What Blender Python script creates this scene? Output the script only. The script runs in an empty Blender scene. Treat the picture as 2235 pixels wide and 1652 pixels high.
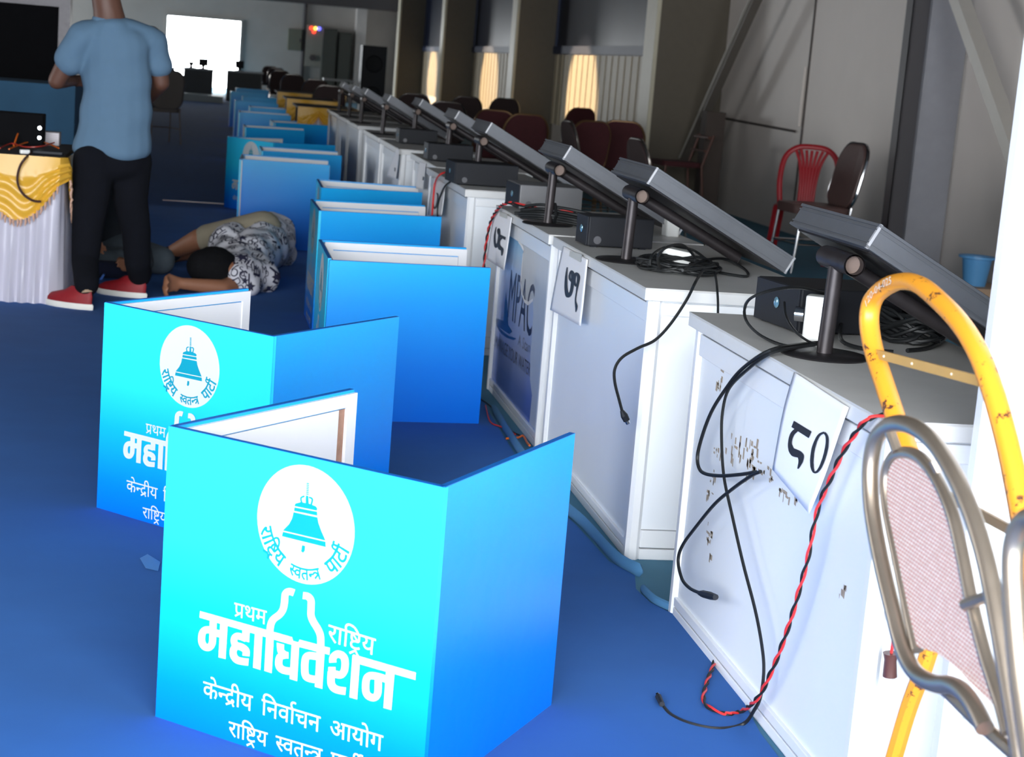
import bpy, bmesh, math, random
import numpy as np
from mathutils import Vector, Matrix
from mathutils.bvhtree import BVHTree

random.seed(7)
SC = bpy.context.scene
COL = SC.collection

# ------------------------------------------------------------------ camera, world, light, exposure
FPX, PITCH, ROLL, YAW, EYE = 3748.869, .1764, .0810, .1826, 1.292
CX, CY = 1117.5, 826.0
def _basis():
    cy, sy = math.cos(YAW), math.sin(YAW)
    fw = np.array([sy*math.cos(PITCH), cy*math.cos(PITCH), -math.sin(PITCH)])
    r0 = np.array([cy, -sy, 0.]); u0 = np.cross(r0, fw)
    r = r0*math.cos(ROLL)+u0*math.sin(ROLL); u = -r0*math.sin(ROLL)+u0*math.cos(ROLL)
    return r, u, fw
RV, UV, FV = _basis()
EYEV = np.array([0, 0, EYE])
cd = bpy.data.cameras.new('camera'); cam = bpy.data.objects.new('camera', cd); COL.objects.link(cam)
cd.sensor_width = 36; cd.sensor_fit = 'HORIZONTAL'; cd.lens = FPX/2235*36
cd.clip_start = .05; cd.clip_end = 300
cam.matrix_world = Matrix(((RV[0], UV[0], -FV[0], 0), (RV[1], UV[1], -FV[1], 0), (RV[2], UV[2], -FV[2], EYE), (0, 0, 0, 1)))
cd.dof.use_dof = True; cd.dof.focus_distance = 4.0; cd.dof.aperture_fstop = 9.0
SC.camera = cam

SC.view_settings.view_transform = 'Standard'; SC.view_settings.look = 'None'
SC.view_settings.exposure = 0.0; SC.view_settings.gamma = 1.0; SC.view_settings.use_curve_mapping = False
SC.cycles.use_denoising = True
SC.cycles.max_bounces = 6; SC.cycles.diffuse_bounces = 4; SC.cycles.glossy_bounces = 3
SC.cycles.transmission_bounces = 3; SC.cycles.transparent_max_bounces = 4
SC.cycles.caustics_reflective = False; SC.cycles.caustics_refractive = False
SC.cycles.sample_clamp_indirect = 6

# hall: X from -13 to the right wall, open entrance behind the camera, doorway at the far end
HX0, HX1, HY0, HY1, HZ = -13.0, 5.4, -1.4, 52.0, 4.6
ENT = (-4.8, 2.8, 0.0, 3.2)               # entrance opening in the wall behind the camera: x0, x1, z0, z1
world = bpy.data.worlds.new('sky'); SC.world = world; world.use_nodes = True
bg = world.node_tree.nodes['Background']
bg.inputs[0].default_value = (.93, .97, 1.0, 1); bg.inputs[1].default_value = 19.5
def portal(name, loc, sx, sz, ry):
    l = bpy.data.lights.new(name, 'AREA'); l.shape = 'RECTANGLE'; l.size = sx; l.size_y = sz
    l.cycles.is_portal = True
    o = bpy.data.objects.new(name, l); COL.objects.link(o); o.location = loc
    o.rotation_euler = (math.radians(90), 0, math.radians(ry)); return o
portal('entrance_portal', ((ENT[0]+ENT[1])/2, HY0-.1, (ENT[2]+ENT[3])/2), ENT[1]-ENT[0], ENT[3]-ENT[2], 0)
LEFT_FILL = ((10.6, 13.6, 2.8), (44.8, 51.4, 3.4))       # unseen openings added to light right and back walls: y0, y1, height
for y0, y1, z1 in LEFT_FILL: portal('added_fill_portal', (HX0-.1, (y0+y1)/2, z1/2), y1-y0, z1, -90)

# ------------------------------------------------------------------ measuring helpers: a picture ray meets a real plane
def ray(x, y):
    return FV + RV*((x-CX)/FPX) - UV*((y-CY)/FPX)
def G(x, y, z=0.0):
    d = ray(x, y); t = (z-EYE)/d[2]; return Vector(EYEV+t*d)
def atY(x, y, Y):
    d = ray(x, y); return Vector(EYEV+d*(Y/d[1]))
def atX(x, y, X):
    d = ray(x, y); return Vector(EYEV+d*(X/d[0]))
def onplane(x, y, P, N):
    d = Vector(ray(x, y)); e = Vector(EYEV); return e+d*((Vector(P)-e).dot(N)/d.dot(N))

# ------------------------------------------------------------------ materials
MATS = {}
def mat(name, color, rough=.5, metal=0., vary=.06, scale=12., bump=0., emit=0., spec=.5, trans=0.):
    if name in MATS: return MATS[name]
    m = bpy.data.materials.new(name); m.use_nodes = True; MATS[name] = m
    nt = m.node_tree; b = nt.nodes['Principled BSDF']
    c = (*color, 1)
    b.inputs['Roughness'].default_value = rough; b.inputs['Metallic'].default_value = metal
    b.inputs['Specular IOR Level'].default_value = spec
    if trans: b.inputs['Transmission Weight'].default_value = trans
    tc = nt.nodes.new('ShaderNodeTexCoord'); nz = nt.nodes.new('ShaderNodeTexNoise')
    nz.inputs['Scale'].default_value = scale; nz.inputs['Detail'].default_value = 4
    nt.links.new(tc.outputs['Object'], nz.inputs['Vector'])
    mx = nt.nodes.new('ShaderNodeMix'); mx.data_type = 'RGBA'
    mx.inputs['A'].default_value = tuple(x*(1-vary) for x in color)+(1,)
    mx.inputs['B'].default_value = tuple(min(1, x*(1+vary)) for x in color)+(1,)
    nt.links.new(nz.outputs['Fac'], mx.inputs['Factor']); nt.links.new(mx.outputs['Result'], b.inputs['Base Color'])
    if bump:
        bp = nt.nodes.new('ShaderNodeBump'); bp.inputs['Strength'].default_value = bump; bp.inputs['Distance'].default_value = .004
        nt.links.new(nz.outputs['Fac'], bp.inputs['Height']); nt.links.new(bp.outputs['Normal'], b.inputs['Normal'])
    if emit:
        b.inputs['Emission Color'].default_value = c; b.inputs['Emission Strength'].default_value = emit
    return m
def ramp_z(name, stops, rough=.3, zmax=.584):
    """printed vertical colour blend, in the panel's own coordinates"""
    m = bpy.data.materials.new(name); m.use_nodes = True; MATS[name] = m
    nt = m.node_tree; b = nt.nodes['Principled BSDF']; b.inputs['Roughness'].default_value = rough
    b.inputs['Specular IOR Level'].default_value = .3
    tc = nt.nodes.new('ShaderNodeTexCoord'); sp = nt.nodes.new('ShaderNodeSeparateXYZ')
    nt.links.new(tc.outputs['Object'], sp.inputs[0])
    mr = nt.nodes.new('ShaderNodeMapRange'); mr.inputs['From Max'].default_value = zmax
    nt.links.new(sp.outputs['Z'], mr.inputs['Value'])
    nz = nt.nodes.new('ShaderNodeTexNoise'); nz.inputs['Scale'].default_value = 9
    nt.links.new(tc.outputs['Object'], nz.inputs['Vector'])
    bp = nt.nodes.new('ShaderNodeBump'); bp.inputs['Strength'].default_value = .12; bp.inputs['Distance'].default_value = .01
    nt.links.new(nz.outputs['Fac'], bp.inputs['Height']); nt.links.new(bp.outputs['Normal'], b.inputs['Normal'])
    cr = nt.nodes.new('ShaderNodeValToRGB'); nt.links.new(mr.outputs['Result'], cr.inputs['Fac'])
    el = cr.color_ramp.elements
    while len(el) < len(stops): el.new(.5)
    for e, (p, c) in zip(el, stops): e.position = p; e.color = (*c, 1)
    nt.links.new(cr.outputs['Color'], b.inputs['Base Color'])
    return m
PRINT = ramp_z('printed_cyan_front', [(0, (.0, .13, .78)), (.15, (.0, .19, .81)), (.42, (.004, .37, .84)), (.64, (.018, .56, .86)), (1, (.025, .55, .86))])
PRINTW = ramp_z('printed_blue_wing', [(0, (.0, .15, .74)), (.35, (.0, .19, .78)), (.75, (.004, .29, .80)), (1, (.01, .38, .80))])
PRINTD = mat('printed_edge', (.01, .17, .62), .35)
LINING = mat('white_lining', (.80, .80, .83), .55, vary=.02, scale=5, bump=.15)
RUSTWOOD = mat('bare_fibreboard', (.36, .20, .14), .8, vary=.35, scale=60)
DECALW = mat('white_print', (.53, .57, .60), .45, vary=.01)
DECALC = mat('cyan_print', (.0, .26, .37), .4, vary=.02)
LAMW = mat('white_laminate', (.79, .82, .86), .35, vary=.035, scale=4)
ALUW = mat('white_enamel_metal', (.80, .81, .83), .3, vary=.02, scale=6)
TOPG = mat('grey_worktop', (.56, .55, .535), .45, vary=.10, scale=9)
EDGEW = mat('pale_edge_band', (.66, .66, .66), .4, vary=.05, scale=20)
GROOVE = mat('shadow_gap_dark', (.10, .10, .11), .6)
ALUG = mat('grey_aluminium', (.125, .13, .145), .5, .35, vary=.10, scale=30)
STEELB = mat('dark_steel', (.045, .042, .045), .35, .7, vary=.25, scale=30)
RUSTST = mat('worn_dark_steel', (.038, .032, .034), .42, .5, vary=.45, scale=25)
GLASSB = mat('black_glass', (.008, .008, .01), .08)
BLACKP = mat('black_plastic', (.010, .012, .018), .55, vary=.2, spec=.3)
BLACKM = mat('matt_black', (.004, .004, .005), .9, vary=.2, spec=.1)
CASE = mat('dark_grey_case', (.013, .014, .018), .6, vary=.15, spec=.25)
CASEG = mat('grey_case', (.17, .17, .18), .5, vary=.1)
CABLE = mat('black_cable', (.010, .011, .012), .5, vary=.2, spec=.3)
REDC = mat('red_cable', (.60, .03, .03), .4, vary=.1)
ORANGEC = mat('orange_cable', (.75, .16, .02), .4, vary=.15)
YELC = mat('yellow_cable', (.80, .50, .02), .4)
WHITEP = mat('white_plastic', (.80, .80, .78), .35, vary=.02)
PAPER = mat('white_paper', (.82, .82, .86), .7, vary=.015, scale=8, bump=.1)
INK = mat('black_ink', (.012, .012, .016), .6)
TAPE = mat('buff_tape', (.56, .55, .50), .4)
CHROME = mat('chrome', (.60, .60, .62), .12, 1., vary=.1)
DCHROME = mat('smoky_chrome', (.22, .20, .185), .2, .95, vary=.25, scale=8)
BRONZE = mat('bronze_metal', (.35, .285, .225), .36, .8, vary=.3, scale=10)
YELLOWM = None
MAROON = mat('maroon_fabric', (.055, .008, .011), .85, vary=.2, scale=30)
GOLDFR = mat('dull_gold_metal', (.16, .09, .04), .35, .6)
REDPL = mat('red_plastic', (.36, .012, .02), .4, vary=.1)
WOODBR = mat('brown_wood', (.10, .035, .022), .55, vary=.3, scale=14)
SKIN = mat('skin', (.27, .115, .062), .55, vary=.12, scale=20)
SKIND = mat('skin_dark', (.10, .042, .026), .55, vary=.12, scale=20)
HAIR = mat('black_hair', (.004, .004, .005), .85, vary=.4, scale=60, bump=.6, spec=.15)
SHIRTB = mat('blue_grey_jersey', (.085, .155, .235), .85, vary=.05, scale=20, bump=.25)
TROUS = mat('black_trouser_cloth', (.0045, .005, .008), .95, vary=.2, scale=20, bump=.2, spec=.15)
REDSH = mat('red_mesh_shoe', (.24, .005, .010), .6, vary=.25, scale=40)
SOLEW = mat('white_sole', (.74, .72, .66), .6, vary=.1)
KHAKI = mat('khaki_cloth', (.25, .215, .155), .85, vary=.12, scale=20, bump=.3)
JEANS = mat('grey_jeans', (.075, .095, .115), .9, vary=.2, scale=30, bump=.2)
NAVY = mat('navy_cloth', (.004, .007, .026), .95, vary=.2, scale=20, bump=.2)
SOCK = mat('beige_sock', (.36, .25, .16), .8)

# ------------------------------------------------------------------ mesh builder
def q(m3, v): return m3 @ Vector(v)
class MB:
    def __init__(s): s.v = []; s.f = []
    def add(s, vs, fs):
        n = len(s.v); s.v += [tuple(x) for x in vs]; s.f += [tuple(i+n for i in f) for f in fs]; return s
    def box(s, c, d, R=None, ch=0.):
        """box of centre c, size d; ch chamfers the vertical section"""
        x, y, z = d[0]/2, d[1]/2, d[2]/2
        if ch:
            h = min(ch, x*.9, y*.9)
            pr = [(-x+h, -y), (x-h, -y), (x, -y+h), (x, y-h), (x-h, y), (-x+h, y), (-x, y-h), (-x, -y+h)]
        else: pr = [(-x, -y), (x, -y), (x, y), (-x, y)]
        n = len(pr); vs = [(a, b, -z) for a, b in pr]+[(a, b, z) for a, b in pr]
        fs = [tuple(range(n-1, -1, -1)), tuple(range(n, 2*n))]+[(i, (i+1) % n, n+(i+1) % n, n+i) for i in range(n)]
        R = R or Matrix.Identity(3)
        return s.add([R @ Vector(v)+Vector(c) for v in vs], fs)
    def bb(s, a, b, ch=0.):
        return s.box([(a[i]+b[i])/2 for i in range(3)], [abs(b[i]-a[i]) for i in range(3)], None, ch)
    def tube(s, pts, r, n=8, closed=False, ry=None, caps=True):
        pts = [Vector(p) for p in pts]; m = len(pts); rings = []
        rr = r if isinstance(r, (list, tuple)) else [r]*m
        prev = None
        for i in range(m):
            if closed: t = pts[(i+1) % m]-pts[i-1]
            else: t = pts[min(i+1, m-1)]-pts[max(i-1, 0)]
            t.normalize()
            if prev is None:
                a = Vector((0, 0, 1)) if abs(t.z) < .9 else Vector((1, 0, 0))
                nrm = (a-t*a.dot(t)).normalized()
            else:
                nrm = prev-t*prev.dot(t)
                nrm = nrm.normalized() if nrm.length > 1e-6 else t.orthogonal().normalized()
            prev = nrm; b = t.cross(nrm)
            rings.append([pts[i]+nrm*(rr[i]*math.cos(2*math.pi*k/n))+b*((ry*rr[i]/max(rr) if ry else rr[i])*math.sin(2*math.pi*k/n)) for k in range(n)])
        vs = [v for g in rings for v in g]; fs = []
        for i in range(m if closed else m-1):
            for k in range(n):
                a = i*n+k; b = i*n+(k+1) % n; c = ((i+1) % m)*n+(k+1) % n; d = ((i+1) % m)*n+k
                fs.append((a, b, c, d))
        if not closed and caps: fs += [tuple(range(n-1, -1, -1)), tuple((m-1)*n+k for k in range(n))]
        return s.add(vs, fs)
    def lathe(s, prof, c, n=20, R=None):
        R = R or Matrix.Identity(3); vs = []; fs = []
        for r, z in prof:
            for k in range(n): vs.append(R @ Vector((r*math.cos(2*math.pi*k/n), r*math.sin(2*math.pi*k/n), z))+Vector(c))
        m = len(prof)
        for i in range(m-1):
            for k in range(n): fs.append((i*n+k, i*n+(k+1) % n, (i+1)*n+(k+1) % n, (i+1)*n+k))
        fs += [tuple(range(n-1, -1, -1)), tuple((m-1)*n+k for k in range(n))]
        return s.add(vs, fs)
    def ball(s, c, r, n=10):
        r = (r, r, r) if not isinstance(r, (tuple, list)) else r
        prof = [(max(1e-4, math.sin(math.pi*i/n)), -math.cos(math.pi*i/n)) for i in range(n+1)]
        k = len(s.v); s.lathe(prof, (0, 0, 0), 2*n)
        s.v[k:] = [(a*r[0]+c[0], b*r[1]+c[1], d*r[2]+c[2]) for a, b, d in s.v[k:]]; return s
    def loft(s, rings, caps=True):
        n = len(rings[0]); m = len(rings); fs = []
        for i in range(m-1):
            for k in range(n): fs.append((i*n+k, i*n+(k+1) % n, (i+1)*n+(k+1) % n, (i+1)*n+k))
        if caps: fs += [tuple(range(n-1, -1, -1)), tuple((m-1)*n+k for k in range(n))]
        return s.add([v for g in rings for v in g], fs)
    def grid(s, fn, nu, nv, thick=0.):
        vs = [fn(i/nu, j/nv) for i in range(nu+1) for j in range(nv+1)]
        w = nv+1; fs = [(i*w+j, (i+1)*w+j, (i+1)*w+j+1, i*w+j+1) for i in range(nu) for j in range(nv)]
        return s.add(vs, fs)
    def prism(s, poly, fn, t0, t1):
        """polygon (2D) extruded; fn(u, v, t) gives the point"""
        n = len(poly); vs = [fn(a, b, t0) for a, b in poly]+[fn(a, b, t1) for a, b in poly]
        return s.add(vs, [tuple(range(n-1, -1, -1)), tuple(range(n, 2*n))]+[(i, (i+1) % n, n+(i+1) % n, n+i) for i in range(n)])
    def mesh(s, name, m, smooth=False):
        me = bpy.data.meshes.new(name); me.from_pydata(s.v, [], s.f); me.update()
        bm = bmesh.new(); bm.from_mesh(me); bmesh.ops.recalc_face_normals(bm, faces=bm.faces); bm.to_mesh(me); bm.free()
        for mm in (m if isinstance(m, (list, tuple)) else [m]): me.materials.append(mm)
        if smooth:
            for p in me.polygons: p.use_smooth = True
            me.set_sharp_from_angle(angle=math.radians(42))
        return me
    def build(s, name, m, parent=None, smooth=False, bevel=0., loc=None, rot=None, origin=True, sharp=None):
        me = s.mesh(name, m, smooth)
        o = bpy.data.objects.new(name, me); COL.objects.link(o)
        if parent is not None: o.parent = parent
        elif origin and loc is None:
            co = np.array([v.co[:] for v in me.vertices]); c = (co.min(0)+co.max(0))/2; c[2] = co[:, 2].min()
            me.transform(Matrix.Translation(-Vector(c))); o.location = c
        if loc is not None: o.location = loc
        if rot is not None: o.rotation_euler = rot
        if bevel:
            b = o.modifiers.new('edge', 'BEVEL'); b.width = bevel; b.segments = 2; b.limit_method = 'ANGLE'; b.angle_limit = math.radians(40)
        return o
def link(name, me, parent=None, loc=(0, 0, 0), rot=(0, 0, 0)):
    o = bpy.data.objects.new(name, me); COL.objects.link(o)
    if parent: o.parent = parent
    o.location = loc; o.rotation_euler = rot; return o
def tag(o, label, cat, group=None, kind=None):
    if label: o['label'] = label
    if cat: o['category'] = cat
    if group: o['group'] = group
    if kind: o['kind'] = kind
    return o
def thing(name, label, cat, loc=(0, 0, 0), rz=0., group=None):
    o = bpy.data.objects.new(name, None); COL.objects.link(o); o.location = loc; o.rotation_euler = (0, 0, rz)
    o.empty_display_size = .1
    return tag(o, label, cat, group)
def struct(o): o['kind'] = 'structure'; return o
def dup(root, loc=None, rz=None, label=None, scale=None):
    def cp(o, par):
        c = o.copy(); COL.objects.link(c)
        if par is not None: c.parent = par
        for ch in [x for x in KIDS.get(o.name, [])]: cp(ch, c)
        return c
    KIDS = {}
    for x in COL.objects:
        if x.parent: KIDS.setdefault(x.parent.name, []).append(x)
    r = cp(root, None)
    if loc is not None: r.location = loc
    if rz is not None: r.rotation_euler = (0, 0, rz)
    if scale: r.scale = (scale,)*3
    if label: r['label'] = label
    return r
def smooth_path(pts, k=6, closed=False):
    pts = [Vector(p) for p in pts]; n = len(pts); out = []
    for i in range(n if closed else n-1):
        if closed: p0, p1, p2, p3 = pts[i-1], pts[i], pts[(i+1) % n], pts[(i+2) % n]
        else: p0, p1, p2, p3 = pts[max(i-1, 0)], pts[i], pts[i+1], pts[min(i+2, n-1)]
        for j in range(k):
            t = j/k
            out.append(.5*((2*p1)+(-p0+p2)*t+(2*p0-5*p1+4*p2-p3)*t*t+(-p0+3*p1-3*p2+p3)*t**3))
    if not closed: out.append(pts[-1])
    return out
def fill2d(contours, off=0.):
    """flat filled outline with holes -> (verts2d, faces)"""
    c = bpy.data.curves.new('o', 'CURVE'); c.dimensions = '2D'; c.fill_mode = 'BOTH'; c.offset = off
    for ct in contours:
        sp = c.splines.new('POLY'); sp.points.add(len(ct)-1); sp.use_cyclic_u = True
        for p, (x, y) in zip(sp.points, ct): p.co = (x, y, 0, 1)
    o = bpy.data.objects.new('o', c); me = o.to_mesh()
    r = [(v.co.x, v.co.y) for v in me.vertices], [tuple(p.vertices) for p in me.polygons]
    o.to_mesh_clear(); bpy.data.objects.remove(o); bpy.data.curves.remove(c); return r
def latin(txt, size=1., sx=1.):
    c = bpy.data.curves.new('t', 'FONT'); c.body = txt; c.size = size; c.resolution_u = 3
    o = bpy.data.objects.new('t', c); me = o.to_mesh()
    r = [(v.co.x*sx, v.co.y) for v in me.vertices], [tuple(p.vertices) for p in me.polygons]
    o.to_mesh_clear(); bpy.data.objects.remove(o); bpy.data.curves.remove(c); return r
def stroke(path, w, k=1):
    """outline polygon of a 2D stroke with flat ends; w may be a list"""
    if k > 1: path = [(v.x, v.y) for v in smooth_path([(a, b, 0) for a, b in path], k)]
    n = len(path); L = []; Rr = []
    for i, (x, y) in enumerate(path):
        a = path[max(i-1, 0)]; b = path[min(i+1, n-1)]; dx, dy = b[0]-a[0], b[1]-a[1]; l = math.hypot(dx, dy) or 1
        ww = w if not isinstance(w, (list, tuple)) else np.interp(i/(n-1), np.linspace(0, 1, len(w)), w)
        L.append((x-dy/l*ww/2, y+dx/l*ww/2)); Rr.append((x+dy/l*ww/2, y-dx/l*ww/2))
    return [(L[i], L[i+1], Rr[i+1], Rr[i]) for i in range(n-1)]
GLYPH = {
 10: (1023, '470,218 459,157 424,114 374,88 312,80 231,96 159,144 93,229 29,356 100,382 145,287 193,214 246,168 305,153 340,157 367,170 385,193 391,227 386,262 370,293 347,321 318,347 290,343 260,341 255,411 313,418 352,435 373,461 380,494 374,525 356,546 331,558 302,562 267,560 235,552 204,540 171,525 146,594 175,608 210,620 252,629 298,632 367,622 418,593 449,549 459,495 442,426 392,375 402,365 412,355 450,351 486,350 516,351 543,353 568,357 594,363 594,551 521,551 521,622 1038,622 1038,551 934,551 934,0 853,0 853,551 675,551 675,0 594,0 594,290 570,285 547,282 523,280 498,279 479,280 455,282 466,251'),
 25: (762, '777,551 452,551 452,349 505,386 569,399 628,389 675,358 706,307 716,239 712,192 701,141 681,90 651,39 579,80 602,114 620,154 632,196 636,237 631,278 616,307 593,324 562,330 508,312 452,258 452,0 371,0 371,174 344,154 312,136 272,122 226,118 180,123 138,137 100,161 71,194 52,238 46,290 60,362 101,417 164,452 244,464 268,463 296,460 321,457 339,454 333,381 315,385 292,388 269,390 249,391 198,384 159,365 135,334 127,292 135,246 158,214 190,194 228,188 270,193 306,209 340,232 371,260 371,551 0,551 0,622 777,622'),
 27: (563, '208,551 208,234 205,211 196,193 180,182 160,178 134,183 106,199 81,222 60,250 46,280 41,308 44,329 54,345 73,356 102,359 127,359 127,551 0,551 0,622 578,622 578,551 474,551 474,0 393,0 393,551'),
 30: (634, '649,551 545,551 545,0 465,0 465,165 436,148 403,133 364,122 317,118 247,129 190,161 153,211 141,275 144,303 154,330 168,353 185,371 38,369 38,441 331,441 349,441 367,440 382,440 389,440 382,370 350,370 298,364 256,346 230,315 221,274 228,236 250,210 281,193 317,188 363,193 402,210 436,233 465,260 465,551 0,551 0,622 649,622'),
 35: (504, '519,551 371,551 371,349 316,349 272,347 236,341 206,331 181,318 140,273 126,215 132,171 148,136 173,108 206,89 243,78 283,74 333,77 375,86 414,101 455,121 482,47 437,29 388,14 338,3 286,0 221,6 162,26 114,58 77,101 54,155 46,220 54,280 80,330 119,369 170,397 227,414 288,420 290,420 290,551 0,551 0,622 519,622'),
 40: (570, '481,551 481,0 400,0 400,328 291,328 238,326 200,322 172,313 150,299 132,274 126,237 135,189 163,142 208,94 271,40 217,-12 173,28 132,68 96,109 68,151 51,195 45,242 48,275 58,305 74,330 93,351 125,373 163,388 211,396 272,399 400,399 400,551 0,551 0,622 584,622 584,551'),
 41: (642, '553,551 553,0 472,0 472,180 440,162 403,146 359,136 308,132 229,144 164,180 114,240 83,322 164,346 216,378 245,418 255,467 249,511 232,542 205,562 171,568 148,565 130,556 118,541 114,521 134,480 195,461 187,391 129,405 84,430 56,468 46,519 55,568 82,604 123,625 172,632 212,628 250,614 285,592 312,561 330,520 336,469 326,402 296,349 248,307 182,274 206,243 234,220 268,207 314,203 362,208 403,223 439,246 472,275 472,551 390,551 390,622 656,622 656,551'),
 44: (555, '0,622 569,622 569,551 466,551 466,0 385,0 385,298 204,298 204,244 200,220 190,202 174,192 153,188 128,193 102,209 77,232 56,260 42,290 37,318 40,339 50,355 69,366 98,369 385,369 385,551 0,551'),
 46: (568, '479,551 479,0 398,0 398,191 368,174 335,159 298,149 254,146 216,149 182,160 152,175 128,194 106,223 91,258 82,301 79,358 79,551 0,551 0,622 583,622 583,551|398,551 160,551 160,369 161,332 163,304 167,282 172,266 180,252 190,240 220,223 263,217 302,222 338,236 370,256 398,280'),
 50: (598, '509,551 509,0 428,0 428,250 207,250 207,213 203,185 192,166 177,155 159,151 140,154 119,164 99,178 80,196 64,216 50,237 42,258 39,278 42,295 52,308 71,318 100,321 126,321 126,551 0,551 0,622 612,622 612,551|428,551 207,551 207,321 428,321'),
 51: (580, '595,622 595,551 491,551 491,0 410,0 410,179 379,162 343,146 301,136 253,132 172,147 108,192 62,263 38,353 92,369 130,390 152,418 160,457 157,484 148,509 136,532 123,551 0,551 0,622|129,301 152,258 180,228 215,209 259,203 306,208 346,224 380,247 410,274 410,551 211,551 233,498 240,445 212,355'),
 52: (409, '395,42 341,-12 284,37 230,87 181,136 138,181 102,222 75,256 57,284 46,305 42,323 40,340 44,358 55,376 75,389 104,393 127,390 148,382 165,368 181,349 215,372 238,399 252,431 256,468 255,491 251,514 246,534 239,551 0,551 0,622 424,622 424,551 320,551 332,510 336,458 330,407 314,365 288,330 254,300 213,276 167,254 216,201 272,146 332,93'),
 57: (556, '571,551 467,551 467,0 387,0 387,165 358,148 324,132 282,122 233,118 182,123 137,139 99,164 70,198 52,238 46,286 60,362 104,418 170,452 255,464 270,464 288,462 307,461 326,459 342,457 354,454 349,381 329,385 306,388 282,390 259,391 204,384 162,364 136,331 127,287 135,243 158,212 193,194 235,188 283,194 324,210 359,234 387,260 387,551 0,551 0,622 571,622'),
 66: (259, '170,551 170,0 89,0 89,551 0,551 0,622 273,622 273,551'),
 67: (259, '89,551 0,551 0,622 80,622 69,645 60,669 55,695 53,724 68,794 111,849 179,884 266,896 399,877 516,820 618,730 704,615 620,615 459,772 283,824 221,817 174,794 144,760 134,714 136,686 144,662 154,640 165,622 273,622 273,551 170,551 170,0 89,0'),
 68: (259, '-185,615 -200,649 -211,682 -218,714 -220,748 -210,807 -178,854 -128,886 -61,896 -6,889 39,868 76,831 108,778 136,709 163,622 273,622 273,551 170,551 170,0 89,0 89,551 0,551 0,622 87,622 58,712 28,776 -8,813 -57,825 -92,819 -118,800 -134,771 -139,733 -136,701 -129,672 -118,644 -105,615'),
 75: (0, '-169,615 -190,686 -210,740 -232,778 -256,804 -283,818 -315,823 -336,822 -354,818 -370,814 -385,809 -409,882 -367,892 -318,896 -268,890 -224,870 -187,836 -154,784 -123,711 -94,615'),
 79: (259, '170,551 170,0 89,0 89,551 0,551 0,622 273,622 273,551|90,615 69,686 48,740 27,778 3,804 -24,818 -56,823 -77,822 -95,818 -111,814 -126,809 -150,882 -108,892 -59,896 -9,890 34,870 72,836 106,784 136,711 165,615'),
 181: (0, '-190,615 -209,651 -226,688 -236,726 -240,762 -229,821 -196,862 -146,888 -85,896 -54,894 -26,890 -1,882 21,872 -1,806 -18,814 -37,821 -57,826 -78,827 -113,821 -139,804 -155,779 -160,747 -157,714 -146,682 -130,650 -108,615'),
 202: (358, '0,622 373,622 373,551 0,551|204,298 204,244 200,220 190,202 174,192 153,188 128,193 102,209 77,232 56,260 42,290 37,318 40,339 50,355 69,366 98,369 385,369 385,298'),
 215: (389, '369,322 398,323 425,324 451,328 478,332 486,260 461,256 435,253 408,252 380,251 337,253 292,258 248,267 212,277 191,264 167,253 212,200 264,146 320,92 380,42 326,-12 272,37 220,87 174,136 133,181 99,222 73,256 55,284 46,305 41,323 40,340 44,358 55,376 75,389 104,393 127,390 148,382 165,368 181,350 199,372 210,398 215,428 217,458 216,486 212,512 207,534 201,551 0,551 0,622 403,622 403,551 281,551 288,532 293,511 297,486 298,458 296,419 288,385 277,356 262,333 315,325'),
 269: (552, '127,65 80,132 326,281 287,327 254,358 220,374 181,380 153,378 124,372 93,361 55,343 27,417 62,432 98,444 137,453 179,456 217,453 251,444 283,427 314,402 346,369 382,326 382,551 0,551 0,622 566,622 566,551 463,551 463,0 382,0 382,234'),
 271: (520, '42,4 213,81 170,93 131,112 97,139 70,174 52,218 46,272 50,313 62,348 79,377 102,401 139,426 183,443 234,453 290,456 295,456 295,551 0,551 0,622 534,622 534,551 376,551 376,385 327,385 275,383 234,378 201,369 173,355 153,338 138,317 129,292 126,262 136,214 166,174 216,149 287,140 293,140 299,140 305,140 312,141 308,160 306,176 311,206 327,226 349,236 373,240 411,234 438,216 455,190 461,162 457,134 446,112 430,97 410,86 423,62 438,36 457,9 480,-24 413,-58 392,-24 373,11 356,44 342,73 82,-66'),
 274: (568, '45,53 214,153 166,168 128,194 106,223 91,258 82,301 79,358 79,551 0,551 0,622 583,622 583,551 479,551 479,0 398,0 398,193 92,-13|398,551 160,551 160,369 161,332 163,304 167,282 172,266 180,252 190,240 220,223 262,217 300,222 337,236 370,256 398,280'),
 564: (584, '316,0 253,4 197,18 150,40 113,74 90,118 82,175 97,237 143,286 119,311 100,341 88,377 84,420 84,551 0,551 0,622 599,622 599,551 495,551 495,334 430,272 376,272 322,271 278,267 242,260 212,248 174,217 162,171 167,137 183,112 207,94 238,83 274,77 313,75 363,78 408,88 451,104 491,123 518,47 474,29 423,14 369,4|414,356 414,551 219,551|164,438 167,396 176,364 191,339 214,319 275,332 346,337 164,521|67,-165 315,-12 355,-12 501,-192 442,-230 325,-85 114,-230'),
}
WORD = {'rashtriya': [52, 66, 67, 564, 51], 'swatantra': [215, 57, 40, 202, 269], 'party': [46, 66, 35, 68, 181], 'pratham': [274, 41, 50], 'kendriya': [25, 75, 202, 271, 68, 51], 'nirvachan': [67, 44, 57, 66, 181, 30, 44], 'aayog': [10, 51, 79, 27]}
LAYER = []                                   # which glyph of the last word a vertex belongs to
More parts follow.
